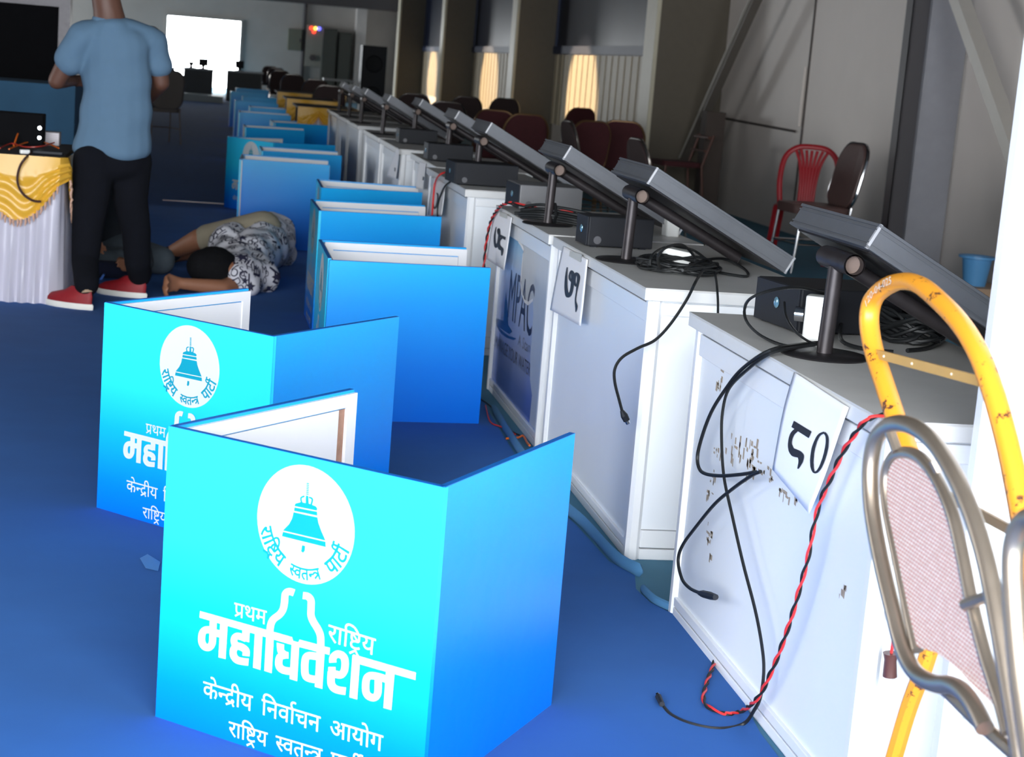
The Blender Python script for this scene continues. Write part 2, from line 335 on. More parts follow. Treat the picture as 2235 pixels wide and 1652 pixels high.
def word(key, off=6.):
    """Devanagari word -> (verts2d, faces, width) in em/1000 units, baseline at 0"""
    vs, fs, x = [], [], 0; LAYER.clear()
    for g in WORD[key]:
        adv, s = GLYPH[g]
        cts = [[tuple(map(float, p.split(','))) for p in c.split()] for c in s.split('|')]
        v, f = fill2d(cts, off); n = len(vs)
        LAYER.extend([len(LAYER) and LAYER[-1]+1]*len(v)); vs += [(a+x, b) for a, b in v]; fs += [tuple(i+n for i in t) for t in f]; x += adv
    return vs, fs, x

# ------------------------------------------------------------------ setting
FLOOR = mat('teal_floor_cloth', (.055, .185, .285), .85, vary=.10, scale=7, bump=.2)
CARPET = mat('blue_carpet', (.016, .105, .35), .95, vary=.12, scale=5, bump=.3)
WALLR = mat('pale_wall_panel', (.72, .65, .60), .5, vary=.05, scale=3)
WALLB = mat('plaster_wall', (.46, .44, .41), .8, vary=.12, scale=2)
DARKW = mat('dark_wall', (.05, .048, .046), .8)
CEIL = mat('dark_ceiling', (.06, .058, .055), .8)
FINM = mat('olive_panel', (.115, .095, .068), .6, vary=.08)
STEELG = mat('grey_steel_column', (.30, .30, .33), .4, .3, vary=.1)
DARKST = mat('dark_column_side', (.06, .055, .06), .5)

struct(MB().bb((HX0-.3, HY0-4, -.2), (HX1+.3, HY1+6, 0)).build('floor', FLOOR))
struct(MB().bb((HX0-.3, HY0, HZ), (HX1+.3, HY1+.3, HZ+.2)).build('ceiling', CEIL))
# right wall with window openings between the fins
def wall_x(name, x, t, y0, y1, holes, m):
    mb = MB(); cur = y0
    for a, b, za, zb in sorted(holes):
        mb.bb((x, cur, 0), (x+t, a, HZ))
        if za > 0: mb.bb((x, a, 0), (x+t, b, za))
        if zb < HZ: mb.bb((x, a, zb), (x+t, b, HZ))
        cur = b
    mb.bb((x, cur, 0), (x+t, y1, HZ)); return struct(mb.build(name, m))
wall_x('wall_right', HX1, .25, HY0, HY1, [], WALLR)
wall_x('wall_left', HX0-.25, .25, HY0, HY1, [(y0, y1, 0, z1) for y0, y1, z1 in LEFT_FILL], DARKW)
# far wall with the bright doorway
DY = HY1
dl, dr = atY(362, 120, DY).x, atY(522, 120, DY).x
dt = atY(440, 40, DY).z
mb = MB(); mb.bb((HX0, DY, 0), (dl, DY+.25, HZ)); mb.bb((dr, DY, 0), (HX1, DY+.25, HZ)); mb.bb((dl, DY, dt), (dr, DY+.25, HZ))
struct(mb.build('wall_back', WALLB))
mb = MB(); mb.bb((HX0, HY0-.25, 0), (ENT[0], HY0, HZ)); mb.bb((ENT[1], HY0-.25, 0), (HX1, HY0, HZ)); mb.bb((ENT[0], HY0-.25, ENT[3]), (ENT[1], HY0, HZ))
struct(mb.build('wall_front', WALLB))
portal('doorway_portal', ((dl+dr)/2, DY+.3, dt/2), dr-dl, dt, 180)
# door frame of the far doorway
mb = MB(); mb.bb((dl-.06, DY-.05, 0), (dl, DY+.05, dt+.06)); mb.bb((dr, DY-.05, 0), (dr+.06, DY+.05, dt+.06)); mb.bb((dl, DY-.05, dt), (dr, DY+.05, dt+.06))
struct(mb.build('door_1', WALLB))
# wall fins: clad columns standing out from the right wall
FY = [18.18, 27.5, 36.5, 45.5]; FX = [4.60, 4.68, 4.68, 4.66]
LITEND = mat('painted_lit_fin_end', (.60, .55, .42), .45)  # doorway light on the fin ends, put into a pale colour
for i, (y, x) in enumerate(zip(FY, FX)):
    c = MB().bb((x+.04, y, 0), (HX1, y+.45, HZ)).build('trim_%d' % (i+1), FINM); struct(c)
    struct(MB().bb((x, y-.01, 0), (x+.05, y+.46, HZ), .01).build('trim_%d' % (i+11), LITEND))
# windows and the pale ribbed panels below them
WINB = mat('blue_window_glass', (.006, .010, .026), .35, vary=.6, scale=3, spec=.12)
WFRAME = mat('blue_window_frame', (.014, .025, .07), .5)
RIB = mat('ribbed_cream_panel', (.55, .47, .34), .5, vary=.12, scale=16)
for i in range(3):
    y0, y1 = FY[i]+.46, FY[i+1]-.01
    w = thing('window_%d' % (i+1), None, None, (HX1, (y0+y1)/2, 1.62)); struct(w)
    h = (y1-y0)/2
    fr = MB(); fr.bb((-.09, -h, 0), (-.01, h, .12)); fr.bb((-.07, -h, 1.35), (-.01, h, 1.42))
    for k in range(2): yy = -h+2*h*k; fr.bb((-.07, yy-.03, .12), (-.01, yy+.03, 2.4))
    fr.build('window_frame', WFRAME, w)
    MB().bb((-.035, -h, .12), (-.02, h, 2.4)).build('window_pane', WINB, w)
    rb = MB(); n = 46
    for k in range(n):
        a = -h+2*h*k/n; rb.bb((-.03-.012*(k % 2), a, -1.1), (-.005, a+2*h/n, -.01))
    rb.build('ribbed_panel', RIB, w)
# seams, conduit and steel column of the near stretch of the right wall
SEAM = mat('dark_seam', (.07, .055, .05), .7)
for i, y in enumerate((15.44, 13.2)):
    if i == 0: struct(MB().bb((HX1-.012, y-.012, .2), (HX1, y+.012, HZ)).build('trim_21', SEAM))
struct(MB().bb((HX1-.03, 15.5, 1.0), (HX1-.005, 15.53, 1.55)).build('trim_22', WALLR))
struct(MB().tube([(HX1-.02, 15.6, .95), (HX1-.02, 17.9, .98)], .012).build('trim_23', SEAM))
cy_ = 12.05
mb = MB(); mb.bb((5.10, cy_, 0), (5.39, cy_+.015, HZ)); mb.bb((5.085, cy_-.02, 0), (5.10, cy_+.12, HZ))
struct(mb.build('trim_31', STEELG)); struct(MB().bb((4.96, cy_+.02, 0), (5.085, cy_+.04, HZ)).bb((4.96, cy_+.02, 0), (4.975, cy_+.16, HZ)).build('trim_33', DARKST))
struct(MB().bb((4.95, 17.1, 0), (5.15, 17.3, 1.05)).build('trim_32', mat('dark_brown_post', (.06, .042, .034), .7)))
# blue carpet with its loose, folded edge beside the counters
edge = [(1040, 845), (1062, 890), (1120, 985), (1200, 1092), (1262, 1150), (1330, 1225), (1386, 1256), (1388, 1285), (1420, 1315), (1480, 1345), (1530, 1400), (1568, 1440), (1600, 1490), (1625, 1535), (1660, 1600), (1700, 1652)]
E3 = [G(x, y, .006) for x, y in edge]
far = [Vector((1.02, 8.0, .006)), Vector((1.06, 10., .006)), Vector((1.05, 14, .006)), Vector((1.05, 24, .006)), Vector((1.05, 46, .006))]
near = [Vector((1.12, 2.2, .006)), Vector((1.14, 1.0, .006)), Vector((1.14, HY0, .006))]
bound = far[::-1]+E3+near
mb = MB(); n = len(bound)
vs = [(b.x, b.y, .006) for b in bound]+[(HX0+.1, b.y, .006) for b in bound]+[(b.x, b.y, .0005) for b in bound]
mb.add(vs, [(i, i+1, n+i+1, n+i) for i in range(n-1)]+[(i, 2*n+i, 2*n+i+1, i+1) for i in range(n-1)])
tag(mb.build('carpet', CARPET), 'plain deep blue carpet covering the hall floor left of the counters', 'carpet', kind='structure')
FOLD = mat('carpet_backing', (.060, .190, .36), .9, vary=.08, scale=12)
path = smooth_path([p+Vector((.02, 0, .010)) for p in E3[1:7]], 5)
tag(MB().tube(path, [.004]+[.020]*(len(path)-2)+[.004], 8, ry=.010).build('carpet_fold', FOLD, smooth=True), 'pale turned-up edge of the blue carpet beside counter 79', 'carpet edge')
path = smooth_path([p+Vector((.014, 0, .006)) for p in E3[7:12]], 5)
tag(MB().tube(path, [.003]+[.012]*(len(path)-2)+[.003], 8, ry=.008).build('carpet_fold', FOLD, smooth=True), 'pale turned-up carpet edge by the near corner of counter 80', 'carpet edge')
# ------------------------------------------------------------------ folding voting screens
PW, PWW, PH, PT = .620, .596, .584, .020
# the printed artwork is measured on the front panel of the nearest screen and kept in panel units
A1, B1 = G(368, 930, PH), G(970, 1065, PH)
AX = (B1-A1).normalized(); AN = Vector((AX.y, -AX.x, 0)); ALEN = (B1-A1).length
def panel_uv(x, y):
    P = onplane(x, y, A1, AN); return ((P-A1).dot(AX)*PW/ALEN, P.z)
def z5(x, y): return panel_uv(420+x/4.44, 1280+y/4.44)          # heading
def z3(x, y): return panel_uv(350+x/2.459, 980+y/2.459)         # emblem
class Flat:
    def __init__(s, step=0.): s.v = []; s.f = []; s.step = step; s.k = []
    def polys(s, ps):
        for p in ps:
            n = len(s.v); s.v += list(p); s.k += [len(s.f)]*len(p); s.f.append(tuple(range(n, n+len(p))))
    def raw(s, v, f):
        n = len(s.v); s.v += list(v); s.k += LAYER[:len(v)] if len(LAYER) == len(v) else [0]*len(v); s.f += [tuple(i+n for i in t) for t in f]
    def mesh(s, name, m, off):
        mb = MB(); mb.f = s.f
        mb.v = [(a, -off-s.k[i]*s.step, b) for i, (a, b) in enumerate(s.v)]
        me = bpy.data.meshes.new(name); me.from_pydata(mb.v, [], mb.f); me.update(); me.materials.append(m)
        bm = bmesh.new(); bm.from_mesh(me)
        for f in bm.faces:
            f.normal_update()
            if f.normal.y > 0: f.normal_flip()
        bm.to_mesh(me); bm.free(); return me
HEAD = Flat(6e-6)
def hp(*pts): HEAD.polys([[z5(*p) for p in pts]])
def hs(path, w=70, k=5):
    for qd in stroke(path, w, k): HEAD.polys([[z5(*p) for p in qd]])
hp((75, 235), (968, 488), (982, 535), (1005, 552), (1000, 575), (70, 300))
hp((1005, 552), (1026, 542), (1040, 512), (1335, 592), (1330, 662), (1000, 575))
hp((1560, 655), (2168, 832), (2162, 905), (1553, 732))
hp((170, 315), (240, 335), (232, 500), (228, 560), (163, 555))
hs([(200, 420), (130, 420), (98, 455), (93, 530), (120, 580), (165, 588), (194, 548), (200, 480)], 70)
hp((232, 412), (275, 424), (270, 495), (228, 484)); hp((272, 350), (345, 372), (325, 702), (255, 685))
hp((487, 400), (560, 420), (553, 540), (482, 520))
hs([(525, 505), (445, 478), (410, 500), (412, 550), (455, 582)], 66)
hs([(522, 672), (522, 620), (480, 585), (430, 578), (402, 612), (402, 665), (435, 708), (490, 724), (548, 730)], 70)
hp((610, 430), (685, 450), (664, 806), (591, 785)); hp((722, 400), (797, 440), (773, 838), (700, 815))
hp((820, 540), (893, 560), (893, 612), (822, 590))
hs([(857, 580), (862, 625), (905, 660), (936, 664)], 66, 4)
hs([(905, 660), (858, 675), (842, 715), (846, 770), (890, 808), (992, 822)], 72)
hp((968, 520), (1042, 540), (1020, 915), (946, 893))
hs([(1215, 676), (1130, 668), (1098, 708), (1096, 840), (1132, 885), (1232, 902)], 72)
hp((1212, 560), (1290, 580), (1264, 990), (1190, 968))
hs([(1366, 735), (1368, 685), (1410, 652), (1460, 668), (1483, 712), (1480, 800), (1450, 850), (1400, 848), (1362, 828), (1358, 775)], 72)
hs([(1353, 820), (1350, 930), (1378, 980), (1430, 1002), (1492, 1010)], 74)
hp((1557, 660), (1633, 680), (1603, 1092), (1527, 1070))
hs([(1900, 900), (1800, 868), (1722, 862), (1690, 905), (1687, 1010), (1715, 1058), (1768, 1072), (1802, 1030), (1808, 900)], 72)
hp((1882, 815), (1966, 835), (1935, 1193), (1857, 1172))
hs([(993, 58), (945, 45), (908, 70), (900, 150), (885, 220), (850, 270), (795, 312), (768, 365), (757, 450)], 70)
hs([(1078, 84), (1125, 92), (1157, 130), (1158, 200), (1158, 280), (1185, 345), (1225, 410), (1250, 480), (1252, 600)], 70)
TXT = Flat(1.2e-5)
def line(words, p0, p1, gap=.35):
    """words along a baseline between two picture points of the nearest panel (measured once)"""
    a = Vector(panel_uv(*p0)); b = Vector(panel_uv(*p1)); d = (b-a)
    tot = sum(word(w)[2] for w in words)+gap*1000*(len(words)-1); k = d.length/tot
    ex = d.normalized(); ey = Vector((-ex.y, ex.x)); x = 0
    for w in words:
        v, f, wd = word(w)
        TXT.raw([tuple(a+ex*((u+x)*k)+ey*(t*k)) for u, t in v], f); x += wd+gap*1000
line(['pratham'], (511, 1344), (581, 1363)); line(['rashtriya'], (715, 1398), (817, 1430))
line(['kendriya', 'nirvachan', 'aayog'], (443, 1519), (834, 1640), .45)
line(['rashtriya', 'swatantra', 'party'], (499, 1604), (790, 1693), .45)
def disc(cx, cz, r, n=64): return [(cx+r*math.cos(2*math.pi*k/n), cz+r*math.sin(2*math.pi*k/n)) for k in range(n)]
el = [panel_uv(*p) for p in ((668, 1017), (668, 1273), (560, 1128), (776, 1168))]
ECX, ECZ = (el[2][0]+el[3][0])/2, (el[0][1]+el[1][1])/2; ER = ((el[0][1]-el[1][1])+(el[3][0]-el[2][0]))/4
EMB = Flat(); EMB.polys([disc(ECX, ECZ, ER)])
BELL = Flat(1.2e-5)
def bp(*pts): BELL.polys([[z3(*p) for p in pts]])
bp((722, 305), (727, 292), (755, 284), (800, 292), (835, 306), (845, 318), (841, 329))
bp((722, 312), (843, 336), (845, 356), (720, 331))
bp((717, 338), (845, 366), (850, 395), (866, 440), (888, 490), (660, 436), (693, 402), (709, 372))
bp((660, 443), (888, 497), (890, 525), (655, 467)); bp((763, 515), (779, 519), (777, 545), (768, 556), (758, 548))
bp((781, 300), (784, 248), (796, 250), (799, 303))
for a in ([(762, 290), (757, 262), (776, 252)], [(800, 258), (818, 268), (812, 298)]):
    for qd in stroke(a, 9, 4): BELL.polys([[z3(*p) for p in qd]])
for k in range(7): y = 243-k*9.5; bp((785+k*.4, y), (799+k*.4, y+2), (799+k*.4, y-4), (785+k*.4, y-6))
def arc_text(key, a0, a1, rad):
    v, f, wd = word(key, 18.); k = math.radians(a1-a0)*rad/wd
    out = []
    for u, t in v:
        th = math.radians(a0)+u/wd*math.radians(a1-a0); r = rad-(t-311)*k*1.12
        out.append((ECX+r*math.cos(th), ECZ+r*math.sin(th)))
    BELL.raw(out, f)
arc_text('rashtriya', 193, 241, ER*.835); arc_text('swatantra', 252, 296, ER*.835); arc_text('party', 308, 346, ER*.835)
ME_HEAD = HEAD.mesh('heading', DECALW, .0008); ME_TXT = TXT.mesh('lettering', DECALW, .0008)
ME_EMB = EMB.mesh('emblem', DECALW, .0006); ME_BELL = BELL.mesh('bell_mark', DECALC, .0014)

def panel_mesh(name, w, m):
    g = .003 if w == PWW else 0; mb = MB(); mb.bb((g, 0, 0), (w-g, PT*.6, PH)); me = mb.mesh(name, m); return me
def band(w, gl=.012, gr=.012):
    """white folded-over wrapping on the inside: a raised border round a recessed lining"""
    mb = MB(); b = .034
    mb.bb((gl, PT*.6, PH-b), (w-gr, PT, PH-.006)); mb.bb((gl, PT*.6, .004), (w-gr, PT, b))
    mb.bb((gl, PT*.6, b), (b+gl, PT, PH-b)); mb.bb((w-b-gr, PT*.6, b), (w-gr, PT, PH-b)); return mb.mesh('inner_border', LINING)
def lining(w, gap=0.):
    mb = MB(); b = .036
    mb.bb((b+gap, PT*.6, b), (w-b, PT*.6+.004, PH-b-.002)); return mb.mesh('inner_lining', LINING)
def topstrip(w): return MB().bb((.004, .0, PH), (w-.004, PT*.62, PH+.0012)).mesh('top_edge', PRINTD)
P_C, P_W = panel_mesh('center_panel', PW, PRINT), panel_mesh('wing_panel', PWW, PRINTW)
BD_C, BD_WR, BD_WL, LN_C, LN_W, TS_C, TS_W = band(PW, .024, .024), band(PWW, .024, .001), band(PWW, .001, .024), lining(PW), lining(PWW), topstrip(PW), topstrip(PWW)
TUCK = {}
def screen(label, D, A, B, C, full=True):
    D, A, B, C = [Vector((p[0], p[1], 0)) for p in (D, A, B, C)]
    root = thing('voting_screen', label, 'privacy screen', (A+B)/2, 0, 'blue folding voting screens'); base = root.location.copy()
    for nm, me, bd, ln, ts, P, Q, w in (('center_panel', P_C, BD_C, LN_C, TS_C, A, B, PW), ('wing_panel', P_W, BD_WR, LN_W, TS_W, B, C, PWW), ('wing_panel', P_W, BD_WL, LN_W, TS_W, D, A, PWW)):
        ang = math.atan2(Q.y-P.y, Q.x-P.x)
        st = P if P is not D else A-(A-D).normalized()*w      # keep every panel its full width from the hinge
        p = link(nm, me, root, st-base, (0, 0, ang))
        if full:
            link('top_edge', ts, p); link('inner_border', bd, p); link('inner_lining', ln, p)
        if nm == 'center_panel':
            link('emblem', ME_EMB, p); link('bell_mark', ME_BELL, p)
            if full: link('heading', ME_HEAD, p); link('lettering', ME_TXT, p)
    return root
def gp(*pts): return [G(x, y, PH) for x, y in pts]
s1 = screen('nearest blue folding voting screen with the whole bell emblem and white lettering in view', *[gp((770, 847), (368, 930), (970, 1065), (1258, 945))[i] for i in range(4)])
# bare fibreboard strip showing beside the lining of the nearest screen's left wing
for o in list(COL.objects):
    if o.parent and o.parent.parent == s1 and o.name.startswith('inner_lining') and o.parent.name == [c.name for c in COL.objects if c.parent == s1][-1]:
        o.data = lining(PWW, .026)
        MB().bb((.036, PT*.6, .036), (.060, PT*.6+.001, PH-.038)).build('bare_board', RUSTWOOD, o.parent)
gp2 = gp((527, 630), (228, 660), (597, 735), (868, 692)); screen('blue folding voting screen just behind the nearest one, its lettering half hidden', *gp2)
screen('blue voting screen turned side on beside counter 78, plain cyan wing to the front', *gp((1008, 540), (695, 523), (718, 568), (1065, 585)))
screen('side-on blue voting screen behind the plain cyan one, upper part in view', *gp((927, 448), (678, 435), (696, 460), (963, 474)))
screen('side-on blue voting screen close to the fifth counter, only its top strip in view', *gp((902, 407), (691, 391), (701, 410), (928, 421)))
screen('plain blue voting screen standing alone behind the person lying in printed shirt', *[(.835, 12.05), (.21, 12.05), (.19, 11.49), (.775, 11.50)])
screen('blue voting screen directly behind the one standing by the lying person', *[(.93, 13.25), (.36, 13.24), (.362, 12.63), (.955, 12.72)])
screen('dim blue voting screen with half the bell emblem showing, left of centre', *[(.62, 14.78), (.13, 14.36), (.48, 13.86), (1.0, 14.15)])
screen('dim blue voting screen in the ninth place from the front, on the left', *[(.86, 17.05), (.295, 16.93), (.304, 16.31), (.88, 16.50)])
screen('dim blue voting screen in the tenth place, close to the golden swag', *[(1.14, 18.75), (.60, 18.55), (.62, 17.95), (1.12, 18.10)])
for i, (x, y) in enumerate(((.30, 20.2), (.46, 22.2), (.30, 24.4), (.44, 26.8), (.28, 29.4), (.40, 32.2))):
    screen('far dim blue voting screen, number %d counted from the golden swag into the dark' % (i+1), (x+.58, y+.62), (x, y+.60), (x, y), (x+.58, y+.02), full=(i < 2))

# ------------------------------------------------------------------ exhibition counters
CZ = .755
def counter(label, x, y0, L, dx, front=LAMW):
    root = thing('exhibition_counter', label, 'counter', (x+dx/2, y0+L/2, 0), 0, 'white exhibition counters in the row')
    hx, hy = dx/2, L/2
    MB().bb((-hx-.016, -hy-.014, CZ-.004), (hx+.012, hy+.008, CZ)).build('worktop', TOPG, root)
    MB().bb((-hx-.016, -hy-.014, CZ-.034), (hx+.012, hy+.008, CZ-.004)).build('worktop_edge', EDGEW, root, bevel=.002)
    for sx in (-1, 1):
        for sy in (-1, 1):
            MB().box((sx*(hx-.02), sy*(hy-.02), (CZ-.034)/2), (.04, .04, CZ-.034), None, .010).build('post', ALUW, root, smooth=True)
    fp = MB().bb((-hx+.012, -hy+.04, .05), (-hx+.018, hy-.04, CZ-.10)).build('front_panel', front, root)
    for nm, a, b in (('front_rail', -hx+.003, -hx+.02), ('back_rail', hx-.02, hx-.003)):
        MB().bb((a, -hy+.04, CZ-.098), (b, hy-.04, CZ-.046)).build(nm, ALUW, root, bevel=.002)
        MB().bb((a, -hy+.04, .0), (b, hy-.04, .024)).bb((a, -hy+.04, .028), (b, hy-.04, .05)).build(nm, ALUW, root, bevel=.002)
    MB().bb((-hx+.010, -hy+.04, CZ-.046), (-hx+.016, hy-.04, CZ-.036)).bb((-hx+.009, -hy+.04, .022), (-hx+.015, hy-.04, .030)).build('groove', GROOVE, root)
    for sy, nm in ((-1, 'end_panel'), (1, 'end_panel')):
        e = MB().bb((-hx+.04, sy*(hy-.014)-.003, .085), (hx-.04, sy*(hy-.014)+.003, CZ-.034)).build(nm, LAMW, root)
    MB().bb((-hx+.04, -hy+.004, 0), (hx-.04, -hy+.02, .030)).bb((-hx+.04, -hy+.004, .034), (hx-.04, -hy+.02, .083)).build('end_rail', ALUW, root, bevel=.002)
    MB().bb((-hx+.04, -hy+.002, CZ-.075), (hx-.04, -hy+.014, CZ-.040)).build('end_rail', ALUW, root, bevel=.002)
    return root, fp
POSTER = ramp_z('blue_poster', [(0, (.09, .16, .50)), (.18, (.15, .23, .56)), (.36, (.40, .47, .72)), (.54, (.52, .60, .80)), (.78, (.56, .66, .82)), (1, (.20, .52, .82))], .25, .70)
ROW = [(1.175, 2.745, 1.235, .52), (1.172, 4.425, 1.27, .52), (1.165, 5.76, 1.12, .52)]
ys = [G(1002, 412, CZ).y, G(947, 364, CZ).y, G(883, 326, CZ).y, G(796, 275, CZ).y]
ROW += [(1.15, ys[0]+.014, ys[1]-ys[0]-.10, .50), (1.215, ys[1]+.014, min(1.25, ys[2]-ys[1]-.1), .50), (1.18, ys[2]+.014, 1.25, .5), (1.18, ys[2]+1.40, 1.25, .5)]
yy = max(ys[3], ys[2]+2.8)
while len(ROW) < 10: ROW.append((1.19, yy, 1.24, .50)); yy += 1.34
print('ROW', [tuple(round(a, 2) for a in r) for r in ROW])
ordn = ['nearest white counter of the row, bearing sheet 80, brown residue on its front', 'second white counter, bearing sheet 79, white bare end towards us', 'third white counter, with a torn blue water poster on its front, sheet 78', 'fourth counter of the row, dim, with a curled number sheet and cords at its front',
        'fifth counter of the row, cream end and sheet hanging from its near corner', 'sixth counter of the row, with a bright post at its near end', 'seventh counter of the row, before the golden swag tables', 'eighth counter of the row, deep in shade', 'ninth counter of the row, deep in shade', 'tenth and last white counter, beside the golden swag']
CN = []
for i, (x, y0, L, dx) in enumerate(ROW):
    CN.append(counter(ordn[i], x, y0, L, dx, POSTER if i == 2 else LAMW))
# poster of the third counter: torn right part, words, ripple mark
root, fp = CN[2]
x0, y0, L, dx = ROW[2]; XF = x0+.012
def face(px, py, off=0.): P = atX(px, py, XF-off); return (P.y, P.z)
def on_front(name, polys, m, off, raw=None, parent=None, base=None, X=None):
    X = XF if X is None else X
    mb = MB()
    for p in polys: mb.add([(X-off, a, b) for a, b in p], [tuple(range(len(p)))])
    if raw: mb.add([(X-off, a, b) for a, b in raw[0]], raw[1])
    me = bpy.data.meshes.new(name); me.from_pydata(mb.v, [], mb.f); me.update(); me.materials.append(m)
    bm = bmesh.new(); bm.from_mesh(me)
    for f in bm.faces:
        f.normal_update()
        if f.normal.x > 0: f.normal_flip()
    bm.to_mesh(me); bm.free()
    me.transform(Matrix.Translation(-base)); o = link(name, me, parent); return o
zz = lambda x, y: face(1040+x/3.444, 500+y/3.444)
torn = [(318, 60), (330, 95), (358, 160), (350, 190), (338, 330), (332, 400), (340, 480), (362, 540), (390, 558), (425, 530), (428, 640), (415, 830), (405, 950), (403, 1130), (418, 1250), (395, 1490)]
tp = [zz(*p) for p in torn]
tp = [(a, max(.052, min(CZ-.102, b))) for a, b in tp]
ry = y0+.045
tv, tf = fill2d([tp+[(ry, tp[-1][1]), (ry, tp[0][1])]])
on_front('torn_area', [], mat('bare_pale_board', (.55, .57, .60), .5), .0005, (tv, tf), fp, root.location)
tw = [tp[i] for i in range(len(torn)) if torn[i][1] < 560]
on_front('torn_edge', stroke([(y-.004, z) for y, z in tw], [.006, .016, .010, .020, .012, .008, .016, .010]), PAPER, .0012, None, fp, root.location)
def text_on_face(txt, pa, pb, hgt, m, off=.0007, X=None, loc=None, par=None, fn=None, name='lettering'):
    v, f = latin(txt); w = max(a for a, b in v); A = Vector((fn or zz)(*pa)); B = Vector((fn or zz)(*pb)); d = B-A
    e = Vector((0, 1)) if False else None
    return on_front(name, [], m, off, ([(A.x+d.x*a/w, A.y+d.y*a/w+b*hgt/.73) for a, b in v], f), par or fp, loc or root.location, X)
PNAVY = mat('poster_navy', (.012, .020, .055), .4); PGREY = mat('poster_grey', (.12, .14, .20), .4)
a0, a1 = zz(232, 660), zz(420, 815)
text_on_face('MPAC', (228, 655), (412, 812), .20, PNAVY)
text_on_face('WE MANAGE YOUR WATER', (100, 850), (402, 1110), .052, PNAVY)
text_on_face('A Stan', (310, 870), (400, 935), .045, PGREY)
rp = [zz(x, y) for x, y in [(135, 668), (170, 676), (205, 690), (212, 560), (222, 470), (232, 560), (240, 720), (270, 770), (250, 790), (205, 760), (160, 730)]]
on_front('ripple_mark', [], mat('ripple_blue', (.015, .06, .16), .3), .0006, fill2d([rp]), fp, root.location)
rp = [zz(x, y) for x, y in [(140, 700), (190, 765), (240, 800), (300, 822), (280, 835), (225, 815), (170, 765)]]
on_front('ripple_mark', [], mat('ripple_blue', (.015, .06, .16), .3), .0006, fill2d([rp]), fp, root.location)

# residue of old lettering on the front of the nearest counter
root, fp = CN[0]; X80 = ROW[0][0]+.012
STAIN = mat('brown_residue', (.36, .29, .22), .8, vary=.4, scale=60)
rnd = random.Random(3); ps = []
def mark(px, py, w, h):
    a = atX(px, py, X80); ps.append([(a.y, a.z), (a.y-w, a.z+rnd.uniform(-.002, .002)), (a.y-w*rnd.uniform(.7, 1.1), a.z-h), (a.y-rnd.uniform(-.002, .003), a.z-h*rnd.uniform(.8, 1))])
for px, py, n, sx, sy in ((1625, 975, 26, 28, 28), (1650, 1015, 20, 26, 18), (1684, 1030, 4, 6, 14), (1703, 1068, 5, 10, 6), (1728, 1085, 5, 14, 7), (1572, 985, 8, 14, 10), (1556, 1040, 6, 6, 20), (1548, 1085, 6, 6, 20), (1548, 1160, 12, 6, 24), (1570, 830, 7, 6, 14), (1576, 795, 5, 6, 8), (1835, 1285, 4, 14, 12), (1552, 1210, 3, 5, 5)):
    for _ in range(n):
        h = rnd.uniform(.006, .026); w = rnd.uniform(.004, .013)
        if rnd.random() < .3: h, w = w*.7, h
        mark(px+rnd.uniform(-sx, sx), py+rnd.uniform(-sy, sy)+(rnd.uniform(-sx, sx) if sx > 20 else 0)*.3, w, h)
on_front('residue', ps, STAIN, .0008, None, fp, root.location, X80)

# ------------------------------------------------------------------ screens on stands, computers, adaptors
def kiosk(label, x, y, full=True):
    """tilted aluminium screen (local: stand foot at origin; screen falls away to +X)"""
    root = thing('tilted_screen', label, 'display', (x, y, CZ), 0, 'tilted aluminium-framed screens on the counters')
    MB().lathe([(.001, 0), (.092, 0), (.094, .003), (.090, .006), (.001, .0075)], (0, 0, 0), 28).build('base_plate', STEELB, root, smooth=True)
    MB().tube([(0, 0, .004), (.006, .002, .19)], .0165, 16).build('pole', RUSTST, root, smooth=True)
    t = MB(); t.tube([(.012, -.085, .203), (.012, .085, .203)], .023, 18, caps=False); t.tube([(.012, .085, .203), (.012, -.085, .203)], .0195, 18, caps=False)
    t.build('cross_tube', RUSTST, root, smooth=True)
    MB().lathe([(.001, 0), (.0194, 0), (.0194, .004), (.001, .004)], (.012, -.06, .203), 16, Matrix.Rotation(math.radians(90), 3, 'X')).build('tube_plug', mat('pale_tube_inside', (.17, .12, .10), .7), root)
    R = Matrix.Rotation(math.atan2(.244, .459), 3, 'Y'); L, W, T = .515, .47, .054
    s = thing('screen_unit', None, None, (0, 0, 0)); COL.objects.unlink(s); bpy.data.objects.remove(s)
    # local frame of the slab: u along the fall, v along the row, w up from the face
    hb = Vector((.002, -.155, .249))         # high, near, lower corner
    def P(u, v, w): return hb+R @ Vector((u, 0, 0))+Vector((0, v, 0))+R @ Vector((0, 0, w))
    def bx(mb, u0, u1, v0, v1, w0, w1):
        vs = [P(u, v, w) for w in (w0, w1) for u, v in ((u0, v0), (u1, v0), (u1, v1), (u0, v1))]
        mb.add(vs, [(0, 1, 2, 3), (4, 5, 6, 7), (0, 1, 5, 4), (1, 2, 6, 5), (2, 3, 7, 6), (3, 0, 4, 7)])
    f = MB()
    for w0, w1, e in ((0, .006, 0), (.006, .011, .004), (.011, .014, .001), (.014, .040, .003), (.040, .043, .001), (.043, .048, .004), (.048, T, 0)):
        bx(f, e, L-e, e, W-e, w0, w1)
    f.build('frame', ALUG, root)
    g = MB(); bx(g, .012, L-.012, .012, W-.012, T, T+.002); g.build('screen_glass', GLASSB, root)
    if full:
        b = MB(); bx(b, .02, L-.02, .02, W-.02, -.004, 0); b.build('back_plate', STEELB, root)
        for u, v in ((.002, .002), (L-.008, .002)):
            c = MB(); bx(c, u, u+.006, v-.002, v+.006, -.001, T+.001); c.build('corner_seam', mat('pale_aluminium', (.5, .5, .52), .4, .3), root)
    MB().tube([(.012, .02, .205), tuple(P(.42, .175, -.028))], .017, 12).build('strut', RUSTST, root, smooth=True)
    return root
